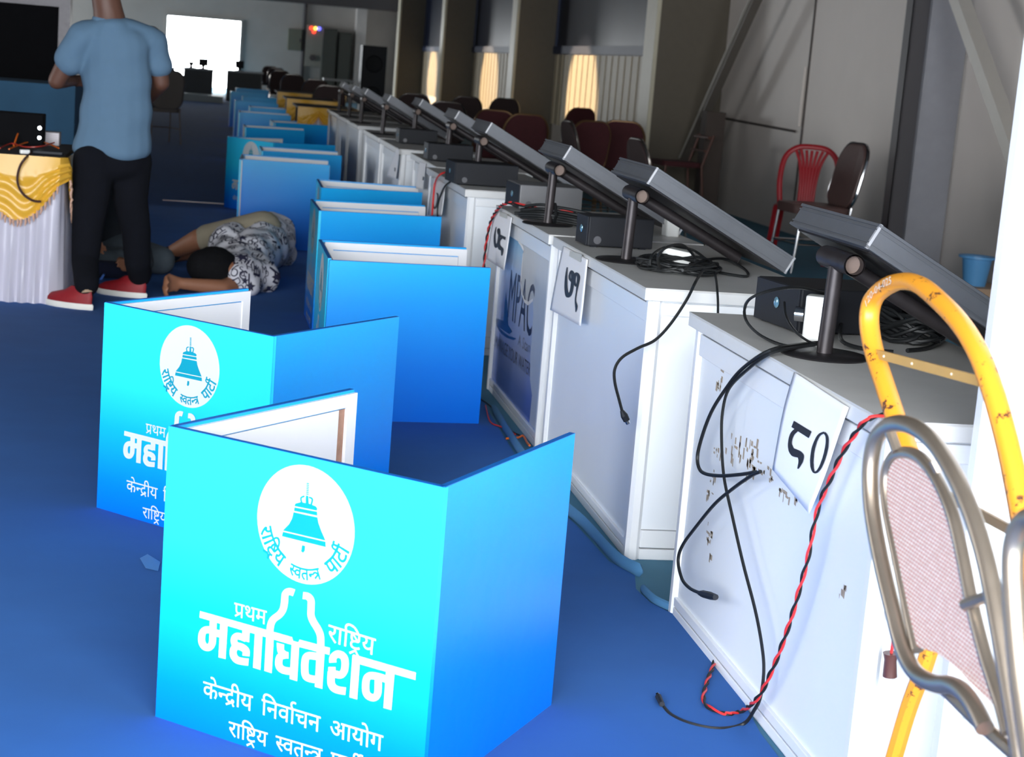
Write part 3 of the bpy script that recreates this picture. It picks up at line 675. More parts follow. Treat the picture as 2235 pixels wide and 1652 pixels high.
kl = ['tilted screen on the nearest counter, partly behind the yellow chair', 'tilted screen above the coiled cable on counter 79', 'tilted screen on counter 78 above the black cable bundle', 'tilted screen on the fourth counter, behind a thin pale pole',
      'tilted screen on the fifth counter, dim with bright foot of its pole', 'tilted screen on the sixth counter, glinting at its high corner', 'tilted screen on the seventh counter, glinting in the dark', 'tilted screen on the eighth counter, a dark edge in shade', 'tilted screen on the ninth counter, a dark edge in shade', 'tilted screen on the last counter before the golden swag']
KPOS = [(1.293, 3.41), (1.253, 5.05)]
for px, py in ((1195, 490), (1038, 400), (975, 352), (902, 306)):
    P = G(px, py, CZ); KPOS.append((P.x, P.y))
for i in range(6, 10): KPOS.append((1.25, ROW[i][1]+.62))
k0 = kiosk(kl[0], *KPOS[0])
for i in range(1, 10): dup(k0, (*KPOS[i], CZ), 0, kl[i])

def computer(label, Pfar, Pnear, wid, h, m, front=BLACKP, cat='computer'):
    """box: left face from Pfar to Pnear (z = worktop), depth to the right = wid"""
    d = (Pnear-Pfar); L = d.length; ang = math.atan2(d.y, d.x)      # local +x runs from far to near
    root = thing('desktop_computer', label, cat, (Pfar.x, Pfar.y, CZ), ang, 'black computer boxes on the counters')
    MB().bb((0, .004, .004), (L, wid, h)).build('case', m, root, bevel=.004)
    MB().bb((.004, 0, .006), (L-.004, .004, h-.002)).build('front_bezel', front, root, bevel=.001)
    MB().lathe([(.001, 0), (.011, 0), (.013, .002), (.009, .004), (.001, .004)], (L*.52, 0, h*.55), 18, Matrix.Rotation(math.radians(90), 3, 'X')).build('power_button', mat('blue_lit_button', (.22, .42, .55), .15, .6), root, smooth=True)
    for i in range(4): MB().box((.02+(L-.04)*(i % 2), .03+(wid-.06)*(i//2), .002), (.02, .02, .004)).build('foot', BLACKP, root)
    MB().lathe([(.001, 0), (.013, 0), (.013, .0015), (.001, .0015)], (L, wid*.16, h*.24), 16, Matrix.Rotation(math.radians(90), 3, 'Y')).build('vent_disc', mat('vent_grey', (.09, .09, .1), .4), root)
    return root
c80 = computer('black computer box with lit button behind the pole of the nearest screen', G(1642, 696, CZ), G(1737, 730, CZ), .27, .105, CASE)
N79 = G(1279, 539, CZ); computer('black computer box on counter 79 with one round disc on its side', Vector((N79.x-.01, atX(1255, 520, N79.x-.01).y, CZ)), N79, .225, .100, CASE)
N78 = G(1130, 458, CZ); computer('grey-sided computer box on counter 78', Vector((N78.x-.01, N78.y+.26, CZ)), N78, .26, .100, CASEG)
N77 = G(992, 404, CZ); computer('black computer box on the fourth counter beside the thin pale pole', Vector((N77.x-.01, N77.y+.28, CZ)), N77+Vector((0, .02, 0)), .30, .105, CASE)
N76 = G(935, 352, CZ); computer('dark computer box on the fifth counter with white adaptor before it', Vector((N76.x, N76.y+.26, CZ)), N76+Vector((0, .05, 0)), .26, .10, CASE)
N75 = G(872, 314, CZ); computer('dark computer box on the sixth counter at the cream end', Vector((N75.x, N75.y+.26, CZ)), N75+Vector((0, .05, 0)), .26, .10, CASE)

def adaptor(label, c, d, rz, tilt=0.):
    o = thing('power_adaptor', label, 'adaptor', c, rz, 'white power adaptors')
    R = Matrix.Rotation(tilt, 3, 'Y')
    MB().box((0, 0, d[2]/2), d, R, .006).build('body', WHITEP, o, bevel=.005)
    return o
P = G(1782, 742, CZ); ad = adaptor('white adaptor standing against the nearest pole', P, (.062, .05, .10), math.radians(-28))
MB().lathe([(.001, 0), (.017, 0), (.017, .02), (.001, .02)], (-.052, -.01, .055), 14, Matrix.Rotation(math.radians(90), 3, 'Y')).build('plug_collar', CHROME, ad, smooth=True)
P = G(1478, 580, CZ); adaptor('white adaptor lying inside the cable coil on counter 79', P, (.095, .062, .05), math.radians(-20), .12)
P = G(948, 350, CZ); adaptor('white adaptor upright beside the pole on the fifth counter', P, (.06, .05, .10), .2)
P = G(1442, 520, CZ); adaptor('pale boxy adaptor at the back edge of counter 79', P+Vector((.06, .1, 0)), (.05, .06, .09), .1)

# ------------------------------------------------------------------ number sheets
def sheet(label, X, pts, wave, digits, num, tape=None):
    """paper hung on a counter front: pts = its four picture corners on the plane X (tl, tr, br, bl)"""
    c = [atX(px, py, X) for px, py in pts]; o = thing('number_sheet', label, 'paper sheet', (X, c[0].y, c[2].z), 0, 'number sheets hung on the counters')
    L = o.location
    def fn(u, v):
        a = c[0].lerp(c[1], u); b = c[3].lerp(c[2], u); p = a.lerp(b, v)
        return p+Vector((-.004-.012*wave*math.sin(math.pi*v)*(.4+.6*math.sin(3*u+1))-.010*wave*v*v, .003*math.sin(7*v)*wave, 0))-L
    mb = MB().grid(fn, 14, 14); ob = mb.build('paper', PAPER, o, smooth=True)
    md = ob.modifiers.new('t', 'SOLIDIFY'); md.thickness = .0008; md.offset = 1
    tree = [fn(i/30, j/30)+L for i in range(31) for j in range(31)]
    def put(polys, name, m, parent):
        mb = MB()
        for p in polys:
            vs = []
            for px, py in p:
                P = atX(px, py, X)
                # parameters on the sheet (inverse bilinear by search)
                best = min(range(961), key=lambda k: (tree[k].y-P.y)**2+(tree[k].z-P.z)**2)
                vs.append(Vector((tree[best].x-.0026, P.y, P.z))-L)
            mb.add(vs, [tuple(range(len(vs)))])
        return mb.build(name, m, parent)
    put(digits, 'numeral', INK, o)
    if tape: put([tape], 'tape', TAPE, o)
    return o
def tap(path, w, k=5): return stroke(path, w, k)
# numerals traced in picture units of each sheet
s80z = lambda l: [(1450+x/3.934, 650+y/3.934) for x, y in l]
d80 = [s80z(p) for p in [[(1172, 1058), (1313, 1150), (1290, 1207), (1153, 1112)]]]
d80 += [s80z(list(p)) for p in tap([(1195, 1135), (1160, 1175), (1142, 1240), (1150, 1300), (1175, 1330), (1210, 1345), (1228, 1365), (1225, 1410), (1203, 1470)], [36, 34, 30, 46, 70, 62, 52, 34, 10])]
d80 += [s80z(list(p)) for p in tap([(1412, 1158), (1370, 1180), (1335, 1260), (1316, 1360), (1315, 1450), (1332, 1500), (1365, 1480), (1400, 1400), (1428, 1290), (1432, 1200), (1412, 1158)], [18, 20, 26, 28, 26, 16, 20, 26, 26, 22, 18])]
sheet('white sheet with the number 80, torn lower corner, on the nearest counter', ROW[0][0]-.018, [(1738, 812), (1857, 890), (1778, 1122), (1697, 1025)], .6, d80, '80')
s79 = lambda l: [(900+x/3.934, 300+y/3.934) for x, y in l]
d79 = [s79(list(p)) for p in tap([(1352, 1115), (1345, 1200), (1345, 1300), (1358, 1360), (1385, 1330), (1398, 1250), (1400, 1180), (1388, 1150), (1374, 1180), (1376, 1215), (1392, 1240)], [8, 20, 28, 34, 26, 26, 28, 18, 16, 20, 14])]
d79 += [s79(list(p)) for p in tap([(1428, 1280), (1412, 1240), (1415, 1190), (1432, 1170), (1446, 1200), (1440, 1260), (1430, 1330), (1422, 1400), (1430, 1450), (1426, 1500)], [16, 22, 26, 22, 26, 20, 10, 10, 22, 6])]
sheet('white sheet with the number 79 taped to the second counter', ROW[1][0]-.018, [(1232, 537), (1286, 567), (1272, 712), (1205, 676)], .25, d79, '79', s79([(1370, 975), (1475, 1005), (1465, 1075), (1365, 1020)]))
d78 = [s79(list(p)) for p in tap([(738, 770), (728, 840), (728, 900), (738, 940), (755, 910), (765, 840), (762, 790), (752, 800), (757, 830), (768, 840)], [6, 14, 18, 22, 18, 18, 18, 10, 10, 10])]
d78 += [s79(list(p)) for p in [[(770, 832), (818, 856), (814, 882), (770, 858)]]]
d78 += [s79(list(p)) for p in tap([(790, 860), (768, 885), (762, 920), (772, 950), (788, 965), (786, 1015)], [16, 14, 22, 34, 26, 8])]
sheet('white sheet with the number 78 over the blue poster counter', ROW[2][0]-.018, [(1083, 457), (1120, 475), (1104, 590), (1066, 566)], .25, d78, '78', s79([(765, 640), (830, 660), (825, 700), (762, 675)]))
d77 = [s79(list(p)) for p in tap([(208, 470), (200, 530), (205, 600), (222, 600), (236, 540), (236, 490), (226, 480)], [6, 10, 14, 16, 12, 12, 8])]
sheet('white curled sheet on the fourth counter crossed by black cords', ROW[3][0]-.018, [(948, 385), (974, 402), (968, 470), (938, 470)], .5, d77, '77')
d76 = [[(926, 385), (929, 386), (928, 394), (925, 393)]]
sheet('narrow white sheet at the near corner of the fifth counter', ROW[4][0]-.018, [(918, 352), (931, 356), (925, 415), (910, 410)], .3, d76, '76')
sheet('slanting white sheet hanging on the sixth counter', ROW[5][0]-.018, [(868, 322), (873, 326), (866, 392), (847, 384)], .3, [[(864, 366), (866, 366), (866, 374), (864, 374)]], '75')

# ------------------------------------------------------------------ cables
def cable(label, pts, r=.0035, m=CABLE, name='cable', k=6, cat='cable', group=None):
    o = MB().tube(smooth_path(pts, k), r, 6).build(name, m, smooth=True); return tag(o, label, cat, group)
XC = ROW[0][0]-.024
def fx(l, X=XC): return [atX(px, py, X) for px, py in l]
def twisted(label, pts, r=.0028):
    p = smooth_path(pts, 14); n = len(p); o = thing('twisted_cord', label, 'cord', p[-1]); L = o.location
    acc = [0.]
    for i in range(1, n): acc.append(acc[-1]+(p[i]-p[i-1]).length)
    for m, ph, nm in ((REDC, 0, 'red_strand'), (CABLE, math.pi, 'black_strand')):
        out = []
        for i in range(n):
            t = (p[min(i+1, n-1)]-p[max(i-1, 0)]).normalized(); a = t.orthogonal().normalized() if abs(t.x) > .9 else Vector((1, 0, 0))-t*t.x
            a.normalize(); b = t.cross(a); th = acc[i]/.045*2*math.pi/2+ph
            out.append(p[i]+(a*math.cos(th)+b*math.sin(th))*r-L)
        MB().tube(out, r, 6).build(nm, m, o, smooth=True)
    return o
c1 = thing('cable', 'black cable looping down the nearest counter to a plug by its corner', 'cable', G(1560, 1400)); L = c1.location
p1 = [G(1800, 747, CZ+.012), G(1745, 752, CZ+.010), atX(1680, 765, XC), *fx([(1620, 805), (1583, 850), (1552, 900), (1530, 960), (1522, 1003), (1532, 1030), (1565, 1038), (1610, 1036), (1650, 1030)], XC-.01)]
p1b = fx([(1660, 1029), (1640, 1038), (1600, 1066), (1560, 1100), (1515, 1155), (1490, 1190), (1480, 1222), (1488, 1262), (1506, 1284), (1528, 1294)], XC-.012)
MB().tube([v-L for v in smooth_path(p1, 6)], .0042, 7).tube([v-L for v in smooth_path(p1b, 6)], .0040, 7).build('cord', CABLE, c1, smooth=True)
a, b = fx([(1526, 1294), (1562, 1303)], XC-.012); MB().tube([a-L, a.lerp(b, .25)-L, a.lerp(b, .7)-L, b-L], [.005, .0085, .009, .007], 8).build('plug', BLACKP, c1, smooth=True)
cable('straight black cable running down the nearest counter to the floor', [G(1790, 750, CZ+.02), G(1740, 758, CZ+.014), atX(1680, 772, XC), *fx([(1625, 812), (1590, 850), (1577, 900), (1575, 960), (1580, 1040), (1598, 1125), (1622, 1230), (1648, 1330), (1663, 1410), (1667, 1465), (1660, 1520), (1646, 1550)], XC-.008), G(1622, 1580, .008), G(1570, 1590, .006), G(1510, 1580, .006), G(1465, 1560, .006), G(1445, 1537, .006)], .0038)
pg = thing('cable_plug', 'small black plug with metal tip lying on the carpet', 'plug', G(1438, 1528, .007))
a, b = G(1445, 1537, .012), G(1437, 1520, .012); L = pg.location
MB().tube([a-L, b-L], [.006, .007], 8).build('body', BLACKP, pg); MB().tube([b-L, b+(b-a)*.25-L], .005, 6).build('tip', CHROME, pg)
twisted('red and black twisted cord from the yellow chair down to the carpet edge', [atX(1930, 905, XC+.02), *fx([(1890, 918), (1862, 952), (1838, 990), (1812, 1045), (1790, 1095), (1776, 1150), (1765, 1210), (1748, 1275), (1728, 1345), (1706, 1410), (1686, 1460), (1664, 1507), (1645, 1532)], XC-.016), G(1618, 1552, .012), G(1590, 1558, .010), G(1555, 1548, .010), G(1536, 1528, .010), G(1543, 1490, .012), G(1556, 1455, .012), G(1561, 1436, .012)])
YE79 = ROW[1][1]-.02
def fy(l, Y): return [atY(px, py, Y) for px, py in l]
c2 = thing('cable', 'black cable with small plug hanging over the near end of counter 79', 'cable', fy([(1367, 920)], YE79-.06)[0]); L = c2.location
MB().tube([v-L for v in smooth_path([G(1538, 585, CZ+.02), *fy([(1520, 612), (1500, 652), (1465, 705), (1430, 742), (1392, 760), (1358, 780), (1342, 805), (1342, 835), (1352, 875), (1358, 898)], YE79-.04)], 6)], .0042, 7).build('cord', CABLE, c2, smooth=True)
a, b = fy([(1357, 896), (1368, 918)], YE79-.04); MB().tube([a-L, a.lerp(b, .5)-L, b-L], [.005, .010, .009], 8).build('plug', BLACKP, c2); MB().tube([b-L, b+(b-a)*.3-L], .006, 6).build('plug_tip', CHROME, c2)
c3 = thing('cable', 'thin black cable dropping between the two nearest counters to a plug', 'cable', fy([(1505, 1128)], YE79-.05)[0]); L = c3.location
MB().tube([v-L for v in smooth_path([G(1560, 592, CZ+.014), *fy([(1565, 625), (1567, 680), (1562, 740), (1550, 800), (1540, 860), (1530, 930), (1520, 1010), (1512, 1075), (1508, 1118)], YE79-.03)], 6)], .0034, 7).build('cord', CABLE, c3, smooth=True)
a, b = fy([(1508, 1114), (1504, 1130)], YE79-.03); MB().tube([a-L, b-L], [.009, .009], 8).build('plug', BLACKP, c3); MB().tube([b-L, b+(b-a)*.35-L], .006, 6).build('plug_tip', CHROME, c3)
twisted('red and black twisted cord drooping off counter 78 past its number sheet', [G(1250, 462, CZ+.01), G(1190, 458, CZ+.012), G(1150, 450, CZ+.03), atX(1108, 443, ROW[2][0]-.03), *fx([(1085, 458), (1070, 487), (1062, 525), (1058, 560), (1056, 590), (1058, 640)], ROW[2][0]-.034)], .0035)
cable('red and black cord bent over the fourth counter', [G(990, 372, CZ+.03), atX(962, 380, ROW[3][0]-.03), *fx([(950, 398), (946, 430), (943, 470)], ROW[3][0]-.035)], .005, REDC)
cable('doubled black cord hanging before the fourth counter sheet', [G(1000, 388, CZ+.02), *fx([(975, 402), (962, 425), (956, 450), (955, 480), (957, 510), (953, 560)], ROW[3][0]-.03)], .0045)
cable('orange and yellow cord end lying under counter 78', [G(1105, 957, .012), G(1130, 955, .012), G(1142, 951, .014), G(1150, 965, .012), G(1156, 972, .012)], .004, ORANGEC)
cable('red cord lying on the teal floor strip under counter 78', [G(1060, 885, .02), G(1070, 920, .010), G(1095, 932, .010), G(1125, 948, .010)], .0028, REDC)
cable('dark cord on the teal floor strip under counter 78', [G(1048, 870, .010), G(1075, 890, .010), G(1088, 912, .010), G(1115, 940, .010), G(1140, 952, .010)], .0032)
rnd = random.Random(11)
def coil(label, c, rx, ry, h, turns, rot, extra=(), r=.0042, ang=0.):
    o = thing('cable_coil', label, 'cable coil', c, ang); pts = []
    for i in range(turns*14):
        a = i/14*2*math.pi; k = 1+rnd.uniform(-.10, .10)
        pts.append(Vector((rx*k*math.cos(a), ry*k*math.sin(a), .006+h*abs(math.sin(i*.37+rot))*(.5+.5*rnd.random()))))
    MB().tube(smooth_path(pts, 3), r, 6).build('loops', CABLE, o, smooth=True)
    for e in extra: MB().tube([v-o.location for v in smooth_path(e, 6)], r, 6).build('loose_loop', CABLE, o, smooth=True)
    return o
P = G(1478, 592, CZ)
coil('black cable coil around a white adaptor on counter 79', P, .115, .13, .03, 9, .3, [[G(1490, 590, CZ+.05), G(1530, 570, CZ+.035), G(1580, 565, CZ+.02), G(1622, 585, CZ+.008), G(1632, 602, CZ+.006), G(1600, 600, CZ+.006), G(1560, 592, CZ+.01)],
     [G(1440, 585, CZ+.02), G(1436, 560, CZ+.07), G(1455, 540, CZ+.10), G(1490, 535, CZ+.09), G(1515, 560, CZ+.05), G(1520, 585, CZ+.02)], [G(1418, 580, CZ+.02), G(1425, 555, CZ+.05), G(1460, 538, CZ+.05), G(1510, 545, CZ+.04), G(1540, 565, CZ+.02)]])
P = G(1207, 490, CZ)
o = thing('cable_coil', 'thick black cable bundle tied flat on counter 78', 'cable coil', P); mb = MB()
for i in range(16):
    a = rnd.uniform(0, 2*math.pi); rr = rnd.uniform(.0, .036); dy, dz = rr*math.cos(a), .036+rr*math.sin(a)*.8
    mb.tube(smooth_path([(-.115+rnd.uniform(-.02, .02), dy*.7+.07, dz*.8+.004), (-.05, dy+.02, dz+.006), (0, dy*.8-.01, dz+.004), (.06, dy-.05, dz), (.125+rnd.uniform(-.02, .02), dy*.8-.09, dz*.8)], 5), .0055, 6)
mb.build('loops', CABLE, o, smooth=True); mb = MB().tube([(.0, -.045+.0, .036+.0), (.0, -.01, .075), (.0, .03, .036), (0, -.01, .002)], .006, 6, True); mb.build('tie', CABLE, o, smooth=True)
P = G(1975, 735, CZ)
coil('black cable coil on the nearest counter behind the yellow chair', P+Vector((-.02, .02, 0)), .10, .17, .075, 14, 1.1, [[G(2010, 700, CZ+.05), G(2060, 715, CZ+.02), G(2065, 735, CZ+.008), G(2030, 758, CZ+.006), G(1980, 765, CZ+.006)], [G(1840, 690, CZ+.03), G(1835, 740, CZ+.02), G(1880, 760, CZ+.006), G(1950, 768, CZ+.006)]], .0048)
cable('black lead arching before the computer box on the nearest counter', [G(1780, 748, CZ+.01), G(1720, 755, CZ+.006), G(1665, 735, CZ+.01), G(1632, 705, CZ+.035), G(1625, 675, CZ+.06), G(1640, 650, CZ+.10), G(1690, 632, CZ+.12), G(1745, 628, CZ+.12), G(1800, 640, CZ+.10)], .0035)
cable('thin black lead curving down in front of the white adaptor', [G(1712, 660, CZ+.07), G(1716, 690, CZ+.055), G(1735, 722, CZ+.04), G(1765, 745, CZ+.02), G(1790, 752, CZ+.012)], .003)
cn = thing('cord_connector', 'brown connector with white tip hanging on red cord below the bronze chair', 'connector', atY(1945, 1500, 2.70)); L = cn.location
YE80 = ROW[0][1]-.03
MB().tube([v-L for v in smooth_path(fy([(1955, 1320), (1947, 1350), (1950, 1385), (1945, 1430)], YE80), 5)], .003, 6).build('cord', REDC, cn)
a, b, c_ = fy([(1944, 1425), (1942, 1476), (1941, 1502)], YE80)
MB().tube([a-L, a.lerp(b, .3)-L, b-L], [.014, .011, .013], 10).build('body', mat('brown_plastic', (.09, .035, .03), .4), cn, smooth=True); MB().tube([b-L, c_-L], [.0085, .0085], 4).build('tip', WHITEP, cn)
lint = MB().add([tuple(G(x, y, .008)) for x, y in ((305, 1218), (322, 1209), (350, 1226), (345, 1246), (318, 1240))], [(0, 1, 2, 3, 4)]).build('plastic_scrap', mat('clear_plastic_scrap', (.05, .16, .36), .3)); tag(lint, 'small scrap of clear plastic on the carpet left of the nearest screen', 'scrap')
st = MB().bb((G(355, 438).x, 14.6, .0062), (G(495, 446).x, 14.66, .0085)).build('sunlight_strip', mat('painted_sun_pink', (.75, .45, .42), .4)); tag(st, 'thin painted sunlight strip across the carpet right of the standing man', 'painted sunlight')  # sliver of sunlight on the carpet, put in as a pale strip
# ------------------------------------------------------------------ people
def sph(c, r, n=8):
    c = Vector(c); r = (r, r, r) if not isinstance(r, (tuple, list)) else r
    out = []
    for i in range(n+1):
        a = math.pi*i/n
        m = 1 if i in (0, n) else 2*n
        for k in range(m):
            b = 2*math.pi*k/m; out.append(Vector((r[0]*math.sin(a)*math.cos(b), r[1]*math.sin(a)*math.sin(b), r[2]*math.cos(a)))+c)
    return out
def blob(name, chains, vox, m, parent, base, it=6, mask=None):
    """one continuous surface grown round tapered limbs"""
    bm = bmesh.new()
    for ch in chains:
        if len(ch) == 1: ch = [ch[0], (ch[0][0], ch[0][1])]
        for (p, r), (p2, r2) in zip(ch[:-1], ch[1:]):
            vs = [bm.verts.new(v) for v in sph(p, r)+(sph(p2, r2) if p2 is not p else [])]
            res = bmesh.ops.convex_hull(bm, input=vs, use_existing_faces=False)
            junk = [g for g in res['geom_interior'] if isinstance(g, bmesh.types.BMVert) and g.is_valid]
            bmesh.ops.delete(bm, geom=junk, context='VERTS')
    me = bpy.data.meshes.new(name); bm.to_mesh(me); bm.free()
    o = bpy.data.objects.new(name, me); COL.objects.link(o)
    md = o.modifiers.new('r', 'REMESH'); md.mode = 'VOXEL'; md.voxel_size = vox
    sm = o.modifiers.new('s', 'SMOOTH'); sm.iterations = it; sm.factor = .5
    dg = bpy.context.evaluated_depsgraph_get(); me2 = bpy.data.meshes.new_from_object(o.evaluated_get(dg)); me2.name = name
    bpy.data.objects.remove(o); bpy.data.meshes.remove(me)
    me2.transform(Matrix.Translation(-Vector(base))); me2.materials.clear(); me2.materials.append(m)
    for p in me2.polygons: p.use_smooth = True
    return link(name, me2, parent)
def hand(wrist, knuckle, side, curl, thumb_dir, s=1.):
    """palm and five fingers as limb chains; side = direction across the knuckles, curl = where the fingers bend to"""
    wrist, knuckle, side, curl, thumb_dir = map(Vector, (wrist, knuckle, side, curl, thumb_dir))
    d = (knuckle-wrist).normalized(); side = side.normalized(); curl = curl.normalized(); ch = []
    for i, (off, L) in enumerate(((-.030, .068), (-.010, .078), (.011, .073), (.030, .058))):
        k = knuckle+side*off*s+d*(-.004*abs(i-1.2))
        ch.append([(wrist+side*off*.35*s, .014*s), (k, .0105*s)])
        m1 = k+(d*.75+curl*.35).normalized()*L*.45*s; m2 = m1+(d*.35+curl*.9).normalized()*L*.32*s; tip = m2+(d*-.05+curl).normalized()*L*.25*s
        ch.append([(k, .0095*s), (m1, .0088*s), (m2, .0080*s), (tip, .0070*s)])
    t0 = wrist+d*.02*s-side*.022*s; t1 = t0+(thumb_dir.normalized()*.6+d*.5).normalized()*.042*s; t2 = t1+(thumb_dir.normalized()*.35+d*.8+curl*.3).normalized()*.03*s
    ch.append([(t0, .014*s), (t1, .0110*s), (t2, .0085*s)])
    return ch
# --- standing man, seen from behind
Ym = 8.72
def M(x, y, dy=0., ): return atY(x, y, Ym+dy)
root = thing('person', 'person standing with back to us in a blue-grey T-shirt, black trousers and red shoes', 'person', (M(240, 655).x, Ym, 0)); B = Vector(root.location)
lf, rf = G(182, 668, .09), G(305, 640, .09)                       # ankles
lf = Vector((-.555, 8.42, .10)); rf = Vector((-.325, 8.90, .10))
hipL, hipR = M(205, 330, -.04), M(292, 330, .05)
knL, knR = M(200, 490, -.15), M(294, 485, .05)
neck = M(240, 22); chest = M(250, 130); belly = M(252, 240); shL, shR = M(180, 75, -.03), M(328, 82, .06)
elL = M(124, 176, .02); elR = M(352, 180, .08); haL = M(160, 175, .22); haR = M(325, 215, .30)
head = M(226, -56, .03)
LL = [M(206, 350, -.03), M(200, 430, -.06), M(191, 500, -.10), M(186, 570, -.16), lf]; LR = [M(288, 350, .04), M(284, 430, .04), M(297, 500, .06), M(300, 570, .10), rf]
body = [list(zip(LL, (.055, .048, .040, .034, .030))), list(zip(LR, (.055, .048, .040, .034, .030))), [(LL[0], .05), (LR[0], .05)], [(M(250, 310), (.11, .06, .06)), (chest, (.15, .10, .12)), (M(245, 72), (.10, .05, .045))],
        [(M(242, 62), .082), (M(236, 24), .072), (M(228, -18), .068)], [(shL, .06), (elL, .043), (haL, .030)], [(shR, .06), (elR, .043), (haR, .030)],
        [(head, (.076, .093, .105)), (head+Vector((0, .02, -.06)), (.062, .075, .06))]]
fwd = Vector((-.42, .9, 0)).normalized(); rgt = Vector((.9, .42, 0))
body += [[(head+fwd*.09+Vector((0, 0, -.01)), .012), (head+fwd*.105+Vector((0, 0, -.03)), .014)], [(head+rgt*.076, (.012, .022, .032)), (head+rgt*.078+Vector((0, 0, -.01)), .014)], [(head-rgt*.076, (.012, .022, .032)), (head-rgt*.078+Vector((0, 0, -.01)), .014)]]
body += hand(haL, haL+Vector((.07, .05, .0)), (0, -.3, 1), (.3, .3, -.2), (0, -.2, 1)); body += hand(haR, haR+Vector((-.05, .06, .02)), (0, -.3, 1), (-.4, .2, -.1), (0, 0, 1))
body += [[(lf, .04), (lf+fwd*.14+Vector((0, 0, -.06)), .03)], [(rf, .04), (rf+fwd*.14+Vector((0, 0, -.06)), .03)]]
blob('body', body, .0085, SKIND, root, B)
for s in (-1, 1): MB().ball(head+fwd*.083+rgt*(.031*s)+Vector((0, 0, .0)), .012, 6).build('eye', mat('eye_white', (.6, .58, .55), .2), root).location = -B
blob('hair', [[(head+Vector((0, -.012, .035)), (.082, .095, .085)), (head+Vector((0, -.03, .0)), (.078, .078, .085))]], .010, HAIR, root, B, 4)
rr = .058
shirt = [[(M(188, 62, -.02), (.05, .06, .035)), (M(245, 50), (.10, .075, .035)), (M(318, 68, .04), (.05, .06, .035))],
         [(M(241, 58, -.035), (.085, .065, .05))], [(M(190, 75, -.02), .075), (M(325, 85, .04), .07)], [(M(250, 85), (.165, .105, .08)), (M(255, 200), (.168, .110, .10)), (M(252, 265), (.176, .115, .08)), (M(246, 330), (.190, .126, .060))],
         [(M(178, 78, -.03), .072), (M(152, 132, -.01), .074)], [(M(334, 90, .05), .068), (M(347, 140, .07), .068)]]
sh = blob('shirt', shirt, .0095, SHIRTB, root, B, 8)
# soft folds in the jersey
bm = bmesh.new(); bm.from_mesh(sh.data)
for v in bm.verts:
    w = v.co; f = .006*math.sin(26*w.x+9*w.z)*max(0, min(1, (1.25-w.z)*1.6))+.004*math.sin(38*w.z-20*w.x)
    v.co += v.normal*f
bm.to_mesh(sh.data); bm.free()
blob('collar', [[(M(240, 50, .0), (.088, .080, .020)), (M(239, 40, .0), (.084, .076, .014))]], .008, SHIRTB, root, B, 3)
tr = [[(M(246, 330), (.165, .115, .08)), (M(246, 360), (.165, .115, .08))], [(M(206, 350, -.03), .105), (M(200, 430, -.06), .092), (M(191, 500, -.10), .077), (M(186, 570, -.16), .067), (lf+Vector((0, 0, .025)), .060)],
      [(M(288, 350, .04), .100), (M(284, 430, .04), .088), (M(297, 500, .06), .074), (M(300, 570, .10), .067), (rf+Vector((0, 0, .02)), .060)]]
tro = blob('trousers', tr, .0095, TROUS, root, B, 8)
def shoe(at, ang):
    s = thing('shoe', None, None, (0, 0, 0)); COL.objects.unlink(s); bpy.data.objects.remove(s)
    R = Matrix.Rotation(ang, 3, 'Z'); a = Vector((at.x, at.y, 0))
    def oval(z, k, dx=0):
        out = []
        for i in range(24):
            t = 2*math.pi*i/24; x = math.cos(t); y = math.sin(t)
            w = .042+.008*math.sin(1.4*x+.6)-.004*(x < -.5)
            out.append(R @ Vector((x*.142*k+dx+.045, y*w*k, z))+a-B)
        return out
    up = MB().loft([oval(.028, .97), oval(.05, .95, -.002), oval(.068, .84, -.02), oval(.088, .56, -.055), oval(.112, .42, -.075)], True).build('shoe', REDSH, root, smooth=True)
    MB().loft([oval(.0, .95), oval(.006, 1.02), oval(.026, 1.04), oval(.034, 1.0)], True).build('sole', SOLEW, up, smooth=True)
    MB().tube([R @ Vector((-.064, 0, .09))+a-B, R @ Vector((-.058, 0, .118))+a-B], .030, 14).build('sock', SOCK, up, smooth=True)
    for k in range(3): MB().tube([R @ Vector((.03+.025*k, -.03, .072-.006*k))+a-B, R @ Vector((.035+.025*k, 0, .082-.009*k))+a-B, R @ Vector((.03+.025*k, .03, .072-.006*k))+a-B], .004, 5).build('lace', mat('dark_lace', (.05, .01, .012), .7), up)
    MB().add([R @ Vector((-.06, -.046, .03))+a-B, R @ Vector((-.035, -.048, .03))+a-B, R @ Vector((-.055, -.036, .085))+a-B, R @ Vector((-.075, -.034, .085))+a-B], [(0, 1, 2, 3)]).build('heel_stripe', BLACKP, up)
shoe(Vector((-.602, 8.43, 0)), math.radians(146)); shoe(Vector((-.372, 8.91, 0)), math.radians(152))

